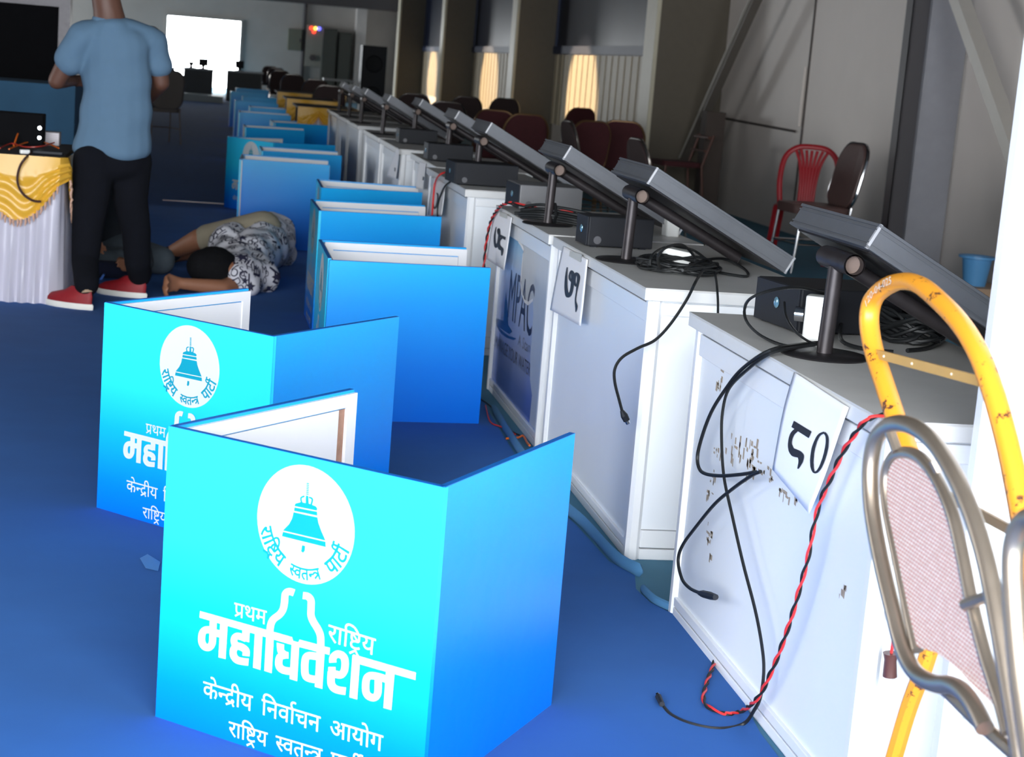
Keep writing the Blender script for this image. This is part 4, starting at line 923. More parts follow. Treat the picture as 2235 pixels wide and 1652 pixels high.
# --- person lying on the side in a printed shirt, head towards us
def at(x, y, z): return G(x, y, z)
hd = at(462, 588, .125); root = thing('person', 'person lying curled on the carpet in black and white printed shirt and khaki shorts', 'person', (hd.x+.2, hd.y+.5, 0)); B = Vector(root.location)
shT, shB = at(492, 545, .165), at(572, 604, .085)                   # upper and lower shoulder
hipT, hipB = at(575, 500, .26), at(600, 540, .10)
kneeT = at(432, 522, .17); ankT = at(372, 552, .07); kneeB = at(425, 545, .06); ankB = at(355, 562, .045)
elb = at(486, 628, .05); wri = at(392, 618, .07)
neck_ = at(512, 592, .13)
body = [[(hd, (.078, .095, .088)), (hd+Vector((-.035, .03, -.01)), (.06, .072, .066))], [(hd, .055), (neck_, .052), ((shT+shB)/2, .07)],
        [((shT+shB)/2, (.10, .10, .11)), ((hipT+hipB)/2, (.11, .11, .12))], [(hipT, .085), (kneeT, .060), (ankT, .040)], [(hipB, .085), (kneeB, .058), (ankB, .040)],
        [(shB, .06), (elb, .044), (wri, .030)], [(shT, .055), (at(470, 560, .10), .040), (at(425, 590, .06), .034)]]
fd = Vector((-.75, -.35, -.35)).normalized()
body += [[(hd+fd*.088, .013), (hd+fd*.104+Vector((0, -.012, 0)), .012)], [(hd+Vector((.0, -.02, .082)), (.022, .028, .012)), (hd+Vector((.005, -.03, .08)), .012)]]
body += hand(wri, at(366, 618, .075), (0, .25, 1), (.35, -.5, -.35), (-.3, .2, 1), 1.3)
blob('body', body, .0078, SKIN, root, B)
blob('hair', [[(hd+Vector((.012, .0, .012)), (.128, .125, .115)), (hd+Vector((.035, -.02, -.01)), (.11, .10, .105))], [(hd+Vector((-.045, -.03, .02)), .090)], [(hd+Vector((.075, .0, .01)), .085)]], .009, HAIR, root, B, 4)
shp = [[(shB+Vector((0, .02, .02)), .085), (shT+Vector((.02, .02, -.01)), .085)], [((shT+shB)/2+Vector((.02, .05, 0)), (.13, .13, .145)), ((hipT+hipB)/2+Vector((.02, -.02, .01)), (.145, .12, .15))], [(shT+Vector((.0, .06, .01)), (.10, .10, .12)), (at(520, 512, .20), .10), (hipT+Vector((0, 0, -.02)), .09)], [(neck_+Vector((.04, .05, .0)), .085), (shT, .085)], [((shT+shB)/2, .128), ((hipT+hipB)/2, .128)], [(neck_+Vector((.03, .02, -.02)), .085), (shB, .09)],
       [(shB, .085), (at(538, 622, .06), .060)], [(hipB+Vector((.04, -.05, -.02)), .10), (hipT, .09)]]
sh2 = blob('shirt', shp, .009, mat('white_printed_cotton', (.66, .65, .70), .85, vary=.05, scale=20, bump=.2), root, B, 8)
bm = bmesh.new(); bm.from_mesh(sh2.data)
for v in bm.verts: v.co += v.normal*(.007*math.sin(30*v.co.y+14*v.co.z)+.005*math.sin(44*v.co.x+12*v.co.y))
for v in bm.verts:
    if v.co.z < .004: v.co.z = .004
bm.normal_update(); bm.to_mesh(sh2.data); bm.free()
blob('shorts', [[(hipT, .110), (hipT.lerp(kneeT, .5), .092), (hipT.lerp(kneeT, .86), .080)], [(hipB, .105), (hipB.lerp(kneeB, .84), .076)], [(hipT, .105), (hipB+Vector((0, .05, .02)), .11)]], .009, KHAKI, root, B, 6)
for a, b in ((ankT, Vector((-.09, -.02, -.02))), (ankB, Vector((-.09, -.05, 0)))):
    s_ = blob('shoe', [[(a+Vector((.02, .0, .0)), .048), (a+b*.6, .040), (a+b*1.2, .034)]], .010, BLACKP, root, B, 4)
# print on the shirt: letters, bars and stars laid on the cloth itself
PR = mat('navy_shirt_print', (.018, .017, .045), .8, vary=.2)
bm = bmesh.new(); bm.from_mesh(sh2.data); bv = BVHTree.FromBMesh(bm); bm.free()
rnd = random.Random(5); pm = MB()
def star(): return [[(math.cos(math.pi/2+k*math.pi/5)*(.5 if k % 2 == 0 else .21)+.5, math.sin(math.pi/2+k*math.pi/5)*(.5 if k % 2 == 0 else .21)+.5) for k in range(10)]]
def finer(shape):
    bm = bmesh.new(); vs = [bm.verts.new((a, b, 0)) for a, b in shape[0]]
    for f in shape[1]:
        try: bm.faces.new([vs[i] for i in f])
        except ValueError: pass
    bmesh.ops.triangulate(bm, faces=bm.faces)
    for _ in range(3):
        es = [e for e in bm.edges if e.calc_length() > .16]
        if not es: break
        bmesh.ops.subdivide_edges(bm, edges=es, cuts=1); bmesh.ops.triangulate(bm, faces=bm.faces)
    bm.verts.index_update(); r = [(v.co.x, v.co.y) for v in bm.verts], [tuple(v.index for v in f.verts) for f in bm.faces]; bm.free(); return r
def lay(shape, px, py, size, rot):
    d = Vector(ray(px, py)).normalized(); hit, n, _, _ = bv.ray_cast(Vector(EYEV)-B, d)
    if hit is None: return
    u = Vector((0, 0, 1)).cross(n); u = u.normalized() if u.length > .1 else Vector((1, 0, 0)); w = n.cross(u)
    u, w = u*math.cos(rot)+w*math.sin(rot), w*math.cos(rot)-u*math.sin(rot)
    v, f = shape; cx = sum(a for a, b in v)/len(v); cy2 = sum(b for a, b in v)/len(v); out = []
    for a, b in v:
        p = hit+u*(a-cx)*size+w*(b-cy2)*size; l, nn, _, _ = bv.find_nearest(p); out.append(l+nn*.006)
    pm.add(out, f)
GLY = [latin(t) for t in ('OG', 'HI', 'M', 'S', '06', 'HIN', 'D')]+[fill2d(star()), ([(0, 0), (.12, 0), (.12, .9), (0, .9)], [(0, 1, 2, 3)]), ([(0, 0), (.9, 0), (.9, .3), (0, .25)], [(0, 1, 2, 3)])]
GLY = [finer(g) for g in GLY]
lay(finer(latin('OG')), 525, 530, .085, -.5); lay(finer(latin('HIM')), 490, 520, .060, -.3); lay(finer(fill2d(star())), 528, 562, .085, .2)
for py in range(488, 642, 14):
    for px in range(436, 636, 16):
        lay(rnd.choice(GLY), px+rnd.uniform(-6, 6)+(py % 2)*8, py+rnd.uniform(-4, 4), rnd.uniform(.045, .075), rnd.uniform(-1.2, .3))
pm.build('shirt_print', PR, root)

# --- person sitting cross-legged behind the standing one, hands in the lap
root = thing('person', 'person sitting on the carpet behind the standing one, only hands and knees in view', 'person', (-.58, 10.0, 0)); B = Vector(root.location)
hL, hR = atY(214, 545, 9.46), atY(268, 582, 9.44)
knl, knr = Vector((-.90, 9.95, .14)), atY(352, 568, 9.86); anl, anr = Vector((-.46, 9.74, .07)), Vector((-.70, 9.74, .07)); pel = Vector((-.58, 10.08, .12)); che = Vector((-.59, 9.99, .42)); hd2 = Vector((-.59, 9.86, .70))
sl, sr = Vector((-.74, 9.97, .50)), Vector((-.45, 9.97, .50)); el_, er_ = Vector((-.80, 9.86, .26)), Vector((-.38, 9.84, .24)); wl, wr_ = hL+Vector((-.085, .02, .01)), hR+Vector((.095, .03, .0))
body = [[(pel, (.12, .09, .09)), (che, (.13, .08, .12)), (Vector((-.59, 9.95, .54)), .05), (hd2, .055)], [(hd2, (.077, .093, .10)), (hd2+Vector((0, -.03, -.06)), (.06, .065, .055))], [(pel, .06), (knl, .045), (anl, .035)], [(pel, .06), (knr, .045), (anr, .035)],
        [(sl, .05), (el_, .040), (wl, .027)], [(sr, .05), (er_, .040), (wr_, .027)], [(hd2+Vector((0, -.093, -.02)), .013), (hd2+Vector((0, -.10, -.035)), .013)]]
body += hand(wl, wl+Vector((.06, -.01, .005)), (0, -.25, 1), (.75, -.5, -.1), (.2, -.2, 1)); body += hand(wr_, wr_+Vector((-.06, -.01, .005)), (0, .25, -1), (-.75, -.5, .1), (-.2, -.2, 1))
body += [[(anl, .03), (anl+Vector((.12, -.03, -.03)), .026)], [(anr, .03), (anr+Vector((-.10, -.03, -.03)), .026)]]
blob('body', body, .0078, SKIN, root, B)
blob('hair', [[(hd2+Vector((0, .02, .035)), (.085, .095, .085)), (hd2+Vector((0, .04, .0)), (.078, .07, .08))]], .011, HAIR, root, B, 3)
blob('shirt', [[(pel+Vector((0, 0, .05)), (.15, .125, .08)), (che, (.145, .115, .13)), (Vector((-.59, 9.97, .50)), (.10, .08, .06))], [(sl, .075), (el_, .060), (wl+Vector((-.03, .03, .02)), .040)], [(sr, .075), (er_, .060), (wr_+Vector((.03, .03, .02)), .040)]], .010, mat('charcoal_knit', (.022, .026, .034), .95, vary=.2), root, B, 6)
blob('trousers', [[(pel, .115), (knl, .085), (anl+Vector((-.06, .02, .01)), .058)], [(pel, .115), (knr, .080), (anr+Vector((.06, .02, .01)), .058)]], .010, JEANS, root, B, 6)
for f, s in ((anl, 1), (anr, -1)): blob('shoe', [[(f+Vector((.03*s, -.01, -.02)), .045), (f+Vector((.14*s, -.04, -.035)), .034)]], .010, BLACKP, root, B, 3)
o = blob('shoulder_bag', [[(Vector((-.60, 9.60, .05)), (.09, .05, .05)), (Vector((-.42, 9.58, .05)), (.08, .05, .05))]], .010, NAVY, None, (-.5, 9.6, 0), 4); o.location = (-.5, 9.6, 0); tag(o, 'dark navy soft bag under the hands of the sitting person', 'bag')
ph = MB().box(atY(220, 610, 9.50), (.012, .03, .07), Matrix.Rotation(.5, 3, 'Y')).build('lit_phone', mat('phone_glow_blue', (.03, .14, .55), .3)); tag(ph, 'phone with blue glow painted on between the trouser legs of the standing person', 'phone')  # blue glow of the phone, put into its plain colour

# ------------------------------------------------------------------ skirted table with golden swag at the left
SATIN = mat('white_satin', (.52, .50, .58), .38, vary=.08, scale=4); GOLD = mat('gold_satin', (.66, .36, .035), .35, vary=.12, scale=6)
FRING = mat('peach_fringe', (.55, .33, .24), .8)
def skirted(label, x1, y0, wid, dep, h, flip=False):
    """front (facing -Y) from x1-wid to x1, right side along Y"""
    t = thing('skirted_table', label, 'table', (x1-wid/2, y0+dep/2, 0), 0, 'tables with golden swags')
    hx, hy = wid/2, dep/2
    MB().bb((-hx, -hy, h-.02), (hx, hy, h)).build('tabletop', mat('dark_cloth_top', (.025, .025, .028), .7), t)
    for sx in (-1, 1):
        for sy in (-1, 1): MB().tube([(sx*(hx-.05), sy*(hy-.05), 0), (sx*(hx-.05), sy*(hy-.05), h-.02)], .014, 8).build('leg', STEELB, t)
    def path(u):
        s = u*(wid+dep)
        return (Vector((-hx+s, -hy, 0)), Vector((0, -1, 0))) if s < wid else (Vector((hx, -hy+s-wid, 0)), Vector((1, 0, 0)))
    nu = 220
    def skirt(u, v):
        p, n = path(u); z = (h-.03)*(1-v)+.004; s = u*(wid+dep)
        return p+n*(.004+(.010+.020*v)*(.5+.5*math.sin(s*92+1.2*math.sin(s*17)+v*1.5)))+Vector((0, 0, z))
    MB().grid(skirt, nu, 10).build('skirt', SATIN, t, smooth=True)
    def drop(s): k = (s/.42) % 1.0; return .10+.21*math.sin(math.pi*k)
    def swag(u, v):
        p, n = path(u); s = u*(wid+dep)-wid+.42*8.0-.02; d = drop(s)
        b = .012 if v > .3 else .004
        return p+n*(.030+.012*min(1, v*3)+(.007*math.sin(v*26+2.2*math.sin(s*31)) if v > .36 else .004*math.sin(s*150)*max(0, v-.2)*6))+Vector((0, 0, h+.002-v*d))
    g = MB().grid(swag, 150, 26).build('swag', GOLD, t, smooth=True)
    f = MB()
    for i in range(130):
        u = i/130; p, n = path(u); s = u*(wid+dep)-wid+.42*8.0-.02; z = h-drop(s)
        f.tube([p+n*.044+Vector((0, 0, z+.008)), p+n*.048+Vector((.003*math.sin(i*3), 0, z-.010)), p+n*.046+Vector((.004*math.sin(i*5), 0, z-.030))], [.005, .0065, .002], 5)
    f.build('fringe', FRING, g)
    return t
cn_ = atY(143, 345, 8.52); HT = cn_.z
skirted('left table with golden swag and white satin skirt, orange wires on top', cn_.x-.02, 8.52, 1.26, 1.10, HT)
TZ = HT
o = thing('power_supply', 'grey ribbed power supply box among orange wires on the skirted table', 'power supply', G(108, 318, TZ)); mb = MB().box((0, .05, .036), (.10, .10, .072)); mb.build('case', mat('grey_supply_case', (.30, .28, .30), .5, .3), o, bevel=.003)
mb = MB()
for k in range(6): mb.box((0, -.002, .012+.010*k), (.092, .006, .005))
mb.build('fins', mat('pale_fins', (.40, .37, .40), .4, .3), o)
o = thing('amplifier', 'big black box with two silver knobs at the back of the skirted table', 'amplifier', G(36, 318, TZ)); mb = MB().box((-.02, .06, .085), (.30, .16, .165)); mb.build('case', BLACKM, o, bevel=.004)
for z in (.05, .10): MB().lathe([(.001, 0), (.010, 0), (.010, .008), (.001, .008)], (.115, -.02, z), 12, Matrix.Rotation(math.radians(90), 3, 'X')).build('knob', CHROME, o)
def tb(l, dz=.01): return [G(x, y, TZ)+Vector((0, 0, z)) for x, y, z in l]
cable('orange wire arching up in a loop on the skirted table', tb([(30, 322, .01), (40, 318, .07), (52, 312, .10), (68, 312, .09), (75, 320, .02)]), .0045, ORANGEC)
cable('orange wire curling flat before the power supply', tb([(20, 328, .006), (50, 322, .02), (80, 318, .025), (105, 322, .02), (128, 326, .006)]), .004, ORANGEC)
cable('dark red wire trailing to the left end of the skirted table', tb([(0, 326, .006), (25, 322, .02), (55, 326, .012), (90, 328, .02), (118, 324, .03)]), .004, mat('dark_red_cable', (.35, .03, .02), .4))
cable('short yellow wire tuft beside the power supply', tb([(48, 316, .04), (56, 312, .055), (62, 318, .03)]), .009, YELC)
cable('dark cable drooping over the golden swag', [G(68, 334, TZ+.01), *[atY(x, y, 8.45) for x, y in ((55, 346), (44, 362), (38, 385), (40, 405), (52, 425), (72, 438), (90, 440))]], .006, mat('brown_cable', (.05, .02, .015), .4))
o = MB().box(G(54, 331, TZ+.012), (.045, .025, .02), Matrix.Rotation(.5, 3, 'Z')).build('wire_connector', WHITEP, bevel=.004); tag(o, 'small white connector at the front edge of the skirted table', 'connector')
o = MB().box(G(105, 333, TZ+.01), (.14, .05, .016)).build('power_strip', BLACKP, bevel=.003); tag(o, 'flat black power strip lying below the power supply', 'power strip')
# tables with the same dress farther along the row
P = G(742, 300, .40)
for i, (lab, y) in enumerate((('golden-swag table at the end of the white counters', ROW[9][1]+1.5), ('far golden-swag table, a dim patch beyond the nearer one', ROW[9][1]+4.4), ('farthest golden-swag table lost in shade', ROW[9][1]+7.6))):
    skirted(lab, 1.50, y, .62, 1.3, .75)

# ------------------------------------------------------------------ chairs
def rounded(w, h, r, n=6, top=None):
    out = []
    for cx, cz, a0 in ((w/2-r, h-(top or r), 0), (-w/2+r, h-(top or r), 90), (-w/2+r, r, 180), (w/2-r, r, 270)):
        for k in range(n+1):
            a = math.radians(a0+90*k/n); rz_ = (top or r) if a0 < 180 else r
            out.append((cx+r*math.cos(a), cz+rz_*math.sin(a)))
    return out
def banquet(label, cushion, frame, H=.92, group='chairs along the right wall', loc=(0, 0, 0), rz=0.):
    """faces local -Y; back at +Y"""
    t = thing('banquet_chair', label, 'chair', loc, rz, group)
    def bk(u, v, d): return Vector((u, .20+d+.10*max(0,v/.47)**1.3, .45+v))
    pr = rounded(.40, H-.47, .12, 6, .17)
    MB().prism(pr, lambda a, b, d: bk(a, b+.01, d), -.02, .025).build('backrest', cushion, t, bevel=.008)
    lp = [bk(a*1.06, b*1.02+.005, .0) for a, b in pr]
    MB().tube(lp, .011, 7, True).build('back_frame', frame, t, smooth=True)
    MB().loft([[Vector((a, b-.21, z)) for a, b in rounded(.42*k, .42*k, .09)] for z, k in ((.41, .97), (.43, 1.), (.46, 1.), (.475, .93))]).build('seat', cushion, t, smooth=True)
    for sx in (-1, 1):
        MB().tube([(sx*.19, -.17, .42), (sx*.20, -.21, 0)], .011, 7).build('leg', frame, t, smooth=True)
        MB().tube([(sx*.19, .20, .47), (sx*.19, .19, .40), (sx*.20, .26, 0)], .011, 7).build('leg', frame, t, smooth=True)
    MB().tube([(-.195, -.19, .20), (.195, -.19, .20)], .008, 6).tube([(-.195, -.19, .20), (-.197, .22, .20)], .008, 6).tube([(.195, -.19, .20), (.197, .22, .20)], .008, 6).build('stretcher', frame, t)
    return t
def put_chair(c, px, py, lab, rz, H=.92, dY=0.):
    P = G(px, py, H); R = Matrix.Rotation(rz, 3, 'Z'); off = R @ Vector((0, .30, 0))
    return dup(c, (P.x-off.x, P.y-off.y+dY, 0), rz, lab) if c is not None else (P.x-off.x, P.y-off.y+dY, 0)
ch = banquet('maroon banquet chair with dull gold frame, its broad back to us below the windows', MAROON, GOLDFR); ch.location = put_chair(None, 1296, 264, '', math.radians(200)); ch.rotation_euler.z = math.radians(200)
put_chair(ch, 1082, 240, 'wide maroon chair back showing above the third tilted screen', math.radians(160))
put_chair(ch, 1166, 252, 'dark maroon chair back just right of the broad one above the screens', math.radians(185), .92, .3)
put_chair(ch, 1272, 236, 'maroon chair behind the gold-framed one, only its top in view', math.radians(200))
put_chair(ch, 1362, 264, 'dark maroon chair against the painted lit edge of the nearest fin', math.radians(170))
cc = banquet('dark chrome-framed chair with glinting tube before the nearest fin', mat('dark_brown_fabric', (.028, .014, .014), .8), DCHROME); cc.location = put_chair(None, 1388, 308, '', math.radians(95), .90); cc.rotation_euler.z = math.radians(95)
put_chair(cc, 1238, 268, 'chrome tube chair half hidden by the gold-framed maroon chair', math.radians(95), .90)
put_chair(cc, 1020, 214, 'small dark round chair back beneath the third fin', math.radians(180), .90)
put_chair(cc, 978, 226, 'dark chair back beside two bright glints above the fourth screen', math.radians(180), .90)
put_chair(cc, 905, 208, 'tiny dark chair back by the far fin', math.radians(180), .90)
put_chair(cc, 1104, 218, 'dark chair back left of the second fin foot', math.radians(185), .90)
# chrome chair by the pale wall, turned to the left
wc = banquet('chrome chair with brown seat by the pale wall, back slanting to the right', mat('brown_vinyl', (.10, .055, .05), .45, vary=.15), CHROME, .92)
wc.location = (4.43, 12.25, 0); wc.rotation_euler.z = math.radians(-84); wc.scale = (1.06,)*3
# brown wooden-seated chair farther along the wall
P = atY(1545, 290, 16.9); bc = thing('side_chair', 'thin brown chair with flat seat beside the dark post at the wall', 'chair', (P.x-.30, 16.9, 0), math.radians(-84))
MB().loft([[Vector((a, b-.21, z)) for a, b in rounded(.42*k, .42*k, .06)] for z, k in ((.49, .97), (.51, 1.), (.54, .97))]).build('seat', MAROON, bc, smooth=True)
for sx in (-1, 1):
    MB().tube([(sx*.19, -.18, .50), (sx*.20, -.22, 0)], .012, 7).build('leg', WOODBR, bc); MB().tube([(sx*.19, .30, P.z-.02), (sx*.19, .20, .5), (sx*.20, .26, 0)], .013, 7).build('leg', WOODBR, bc)
for z in (.66, .80, P.z-.05): MB().tube([(-.19, .20+(z-.5)*.2, z), (.19, .20+(z-.5)*.2, z)], .010, 6, ry=.022).build('back_rail', WOODBR, bc)
# red plastic chair
def plastic_chair(label, loc, rz):
    t = thing('plastic_chair', label, 'chair', loc, rz)
    def bk(u, v, d): return Vector((u, .20+d+.12*max(0,v/.45)**1.2, .43+v))
    H = .45
    mb = MB()
    for sgn in (-1, 1):
        side = smooth_path([bk(sgn*.20, -.02, 0), bk(sgn*.225, .18, 0), bk(sgn*.205, .36, 0), bk(sgn*.12, .445, 0), bk(0, .46, 0)], 6); mb.tube(side, .022, 8, ry=.012)
    mb.build('back_rim', REDPL, t, smooth=True)
    f = MB()
    for k in range(7):
        a = (k-3)/3; f.tube(smooth_path([bk(a*.055, -.02, 0), bk(a*.06, .18, 0), bk(a*.085, .33, 0), bk(a*.13, .43, 0)], 4), .0125, 6, ry=.004)
    f.build('back_slats', REDPL, t, smooth=True)
    MB().loft([[Vector((a, b-.21, z)) for a, b in rounded(.44*k, .44*k, .08)] for z, k in ((.405, .96), (.43, 1.), (.437, .95))]).build('seat', REDPL, t, smooth=True)
    for sx in (-1, 1):
        for y0, y1 in ((-.18, -.23), (.18, .25)):
            MB().tube([(sx*.185, y0, .42), (sx*.225, y1, 0)], [.030, .022], 4).build('leg', REDPL, t)
    return t
plastic_chair('red plastic chair with fanned slats standing at the pale wall', (4.60, 12.95, 0), math.radians(-24))
# --- near chairs: backs stand in upright planes along the row
WEAVE = bpy.data.materials.new('woven_red_white'); WEAVE.use_nodes = True
nt = WEAVE.node_tree; b_ = nt.nodes['Principled BSDF']; b_.inputs['Roughness'].default_value = .7
tc = nt.nodes.new('ShaderNodeTexCoord'); mp = nt.nodes.new('ShaderNodeMapping'); mp.inputs['Rotation'].default_value = (.0, 0, 0); mp.inputs['Scale'].default_value = (1, 150, 150)
ck = nt.nodes.new('ShaderNodeTexBrick'); ck.inputs['Scale'].default_value = 1.0; ck.inputs['Color1'].default_value = (.74, .71, .66, 1); ck.inputs['Color2'].default_value = (.62, .57, .52, 1); ck.inputs['Mortar'].default_value = (.46, .20, .17, 1)
ck.inputs['Mortar Size'].default_value = .16; ck.inputs['Brick Width'].default_value = 1.1; ck.inputs['Row Height'].default_value = .75
sp_ = nt.nodes.new('ShaderNodeSeparateXYZ'); cb = nt.nodes.new('ShaderNodeCombineXYZ')
nt.links.new(tc.outputs['Object'], mp.inputs['Vector']); nt.links.new(mp.outputs['Vector'], sp_.inputs[0]); nt.links.new(sp_.outputs['Y'], cb.inputs['X']); nt.links.new(sp_.outputs['Z'], cb.inputs['Y'])
nt.links.new(cb.outputs[0], ck.inputs['Vector']); nt.links.new(ck.outputs['Color'], b_.inputs['Base Color'])
bpn = nt.nodes.new('ShaderNodeBump'); bpn.inputs['Strength'].default_value = .6; bpn.inputs['Distance'].default_value = .003; nt.links.new(ck.outputs['Fac'], bpn.inputs['Height']); bpn.invert = True; nt.links.new(bpn.outputs['Normal'], b_.inputs['Normal'])
XB = .86
def xb(l, X=XB): return [atX(x, y, X) for x, y in l]
t = thing('woven_back_chair', 'bronze metal chair with red and white woven back at the right front', 'chair', (XB+.2, 1.95, 0)); L = Vector(t.location)
outer = smooth_path(xb([(2150, 1590), (2125, 1540), (2100, 1508), (2075, 1495), (2040, 1492), (2000, 1470), (1972, 1420), (1948, 1330), (1922, 1220), (1903, 1110), (1900, 1020), (1914, 955), (1950, 925), (1995, 932), (2040, 968), (2085, 1040), (2120, 1120), (2148, 1210), (2168, 1300), (2190, 1420), (2214, 1560), (2228, 1650), (2240, 1760)]), 6)
MB().tube([v-L for v in outer], .0108, 12).build('outer_loop', BRONZE, t, smooth=True)
inner = smooth_path(xb([(2003, 1420), (1985, 1340), (1960, 1220), (1938, 1110), (1934, 1040), (1948, 1000), (1975, 988), (2010, 1000), (2045, 1045), (2078, 1120), (2100, 1210), (2122, 1320), (2150, 1430), (2185, 1540), (2200, 1600)], XB+.012), 6)
MB().tube([v-L for v in inner], .0082, 10).build('inner_loop', BRONZE, t, smooth=True)
wv = smooth_path(xb([(2003, 1405), (1985, 1335), (1962, 1220), (1944, 1110), (1942, 1045), (1955, 1008), (1980, 998), (2012, 1012), (2045, 1065), (2074, 1130), (2096, 1210), (2118, 1320), (2146, 1430), (2180, 1535), (2150, 1515), (2095, 1460), (2050, 1425)], XB+.012), 4, True)
f2, ff = fill2d([[(v.y, v.z) for v in wv]])
mb = MB(); n = len(f2)
for dx in (-.0035, .0035): mb.add([Vector((XB+.012+dx, a, b))-L for a, b in f2], ff)
mb.build('woven_back', WEAVE, t)
for a, b in (((1940, 935), (1958, 985)), ((2038, 1005), (2050, 1030)), ((2105, 1320), (2160, 1300))):
    MB().tube([atX(*a, XB)-L, atX(*b, XB+.006)-L], .007, 8).build('stay', BRONZE, t, smooth=True)
MB().tube([v-L for v in xb([(2060, 1500), (2130, 1570), (2215, 1645), (2270, 1700)], XB+.02)], .0085, 8).build('seat_rail', BRONZE, t, smooth=True)
yA, yB = atX(2240, 1760, XB).y, atX(2000, 1470, XB).y
MB().loft([[Vector((XB+.05+b*k, (yA+yB)/2+a, z))-L for a, b in rounded(.36*k, .27, .07)] for z, k in ((.43, .97), (.45, 1), (.475, .94))]).build('seat', WEAVE, t, smooth=True)
for yy in (yA, yB):
    MB().tube([Vector((XB, yy, .50))-L, Vector((XB-.03, yy, .43))-L, Vector((XB+.03, yy, .0))-L], .0105, 8).build('leg', BRONZE, t, smooth=True)
    MB().tube([Vector((XB+.27, yy, .44))-L, Vector((XB+.30, yy, 0))-L], .0105, 8).build('leg', BRONZE, t, smooth=True)
# part of another bronze chair at the very edge
X3 = .76
t = thing('woven_back_chair', 'bronze chair loop at the very right edge, mostly outside the photo', 'chair', (X3+.2, 1.30, 0)); L = Vector(t.location)
lp = smooth_path([atX(x, y, X3) for x, y in [(2262, 1720), (2243, 1600), (2226, 1470), (2214, 1330), (2210, 1220), (2222, 1160), (2250, 1130), (2300, 1150), (2350, 1250), (2400, 1450), (2440, 1700)]], 6)
MB().tube([v-L for v in lp], .0105, 12).build('outer_loop', BRONZE, t, smooth=True)
for p in (lp[0], lp[-1]): MB().tube([p-L, Vector((X3+.05, p.y, .40))-L, Vector((X3, p.y, 0))-L], .0105, 8).build('leg', BRONZE, t, smooth=True)
MB().loft([[Vector((X3+.05+b, (lp[0].y+lp[-1].y)/2+a, z))-L for a, b in rounded(.34*k, .36, .07)] for z, k in ((.40, .97), (.42, 1), (.44, .94))]).build('seat', WEAVE, t, smooth=True)
for yy in (lp[0].y, lp[-1].y): MB().tube([Vector((X3+.38, yy, .42))-L, Vector((X3+.43, yy, 0))-L], .0105, 8).build('leg', BRONZE, t, smooth=True)
# yellow chair, paint chipped
m = bpy.data.materials.new('chipped_yellow_paint'); m.use_nodes = True; nt = m.node_tree; b_ = nt.nodes['Principled BSDF']; b_.inputs['Roughness'].default_value = .35
tc = nt.nodes.new('ShaderNodeTexCoord'); nz = nt.nodes.new('ShaderNodeTexNoise'); nz.inputs['Scale'].default_value = 34; nz.inputs['Detail'].default_value = 6; nz.inputs['Roughness'].default_value = .75
cr = nt.nodes.new('ShaderNodeValToRGB'); e = cr.color_ramp.elements; e[0].position = .385; e[0].color = (.09, .035, .02, 1); e[1].position = .40; e[1].color = (.70, .28, .022, 1)
nt.links.new(tc.outputs['Object'], nz.inputs['Vector']); nt.links.new(nz.outputs['Fac'], cr.inputs['Fac']); nt.links.new(cr.outputs['Color'], b_.inputs['Base Color']); YELLOWM = m
XY = 1.05
t = thing('metal_chair', 'yellow painted metal chair frame with chipped paint behind the bronze chair', 'chair', (XY+.2, 2.25, 0)); L = Vector(t.location)
def xy(l, X=XY): return [atX(x, y, X) for x, y in l]
lp = smooth_path(xy([(2005, 1080), (1988, 1000), (1958, 920), (1928, 830), (1906, 760), (1897, 700), (1905, 655), (1932, 627), (1968, 614), (2008, 622), (2058, 664), (2102, 714), (2138, 775), (2163, 840), (2184, 910), (2204, 990), (2222, 1080), (2236, 1160), (2252, 1270)]), 7)
MB().tube([v-L for v in lp], .0135, 10, ry=.0165).build('back_loop', YELLOWM, t, smooth=True)
def bar(a, b, w):
    A, Bq = atX(*a, XY), atX(*b, XY); d = (Bq-A); up = Vector((0, -d.z, d.y)).normalized()*w
    if up.z < 0: up = -up
    vs = [P+up*s+Vector((dx, 0, 0))-L for P in (A, Bq) for s in (-.5, .5) for dx in (-.003, .003)]
    return MB().add(vs, [(0, 1, 3, 2), (4, 6, 7, 5), (0, 2, 6, 4), (1, 5, 7, 3), (0, 4, 5, 1), (2, 3, 7, 6)])
BARY = mat('dull_yellow_bar', (.50, .29, .075), .4, vary=.1)
br = bar((1905, 770), (2140, 832), .014).build('back_bar', BARY, t)
for s in (.14, .42, .78):
    A = atX(1905, 770, XY).lerp(atX(2140, 832, XY), s); MB().ball(A+Vector((-.0035, 0, 0))-L, .0022, 6).build('rivet', mat('pale_rivet', (.7, .6, .45), .3), br)
bar((2008, 1050), (2240, 1175), .014).build('back_bar', BARY, t)
# painted inventory writing on the upper left bend
v, f = latin('120-04-025'); w = max(a for a, b in v); pth = xy([(1887, 668), (1903, 642), (1925, 622), (1945, 612)], XY-.0175); pth = smooth_path(pth, 8)
acc = [0.]
for i in range(1, len(pth)): acc.append(acc[-1]+(pth[i]-pth[i-1]).length)
out = []
for a, b in v:
    s = a/w*acc[-1]; i = min(len(pth)-2, max(0, int(np.searchsorted(acc, s))-1)); d = (pth[i+1]-pth[i]); p = pth[i]+d.normalized()*(s-acc[i]); up = Vector((0, -d.z, d.y)).normalized()
    if up.z < 0: up = -up
    out.append(p+up*(b*.017-.005)-L)
MB().add(out, f).build('inventory_writing', mat('faded_white_paint', (.72, .62, .50), .6), t)
lg = xy([(2016, 1130), (2034, 1250), (2038, 1370), (2022, 1440), (1985, 1540), (1955, 1640), (1925, 1745)], XY+.02)
lg.append(Vector((lg[-1].x, lg[-1].y+.06, 0)))
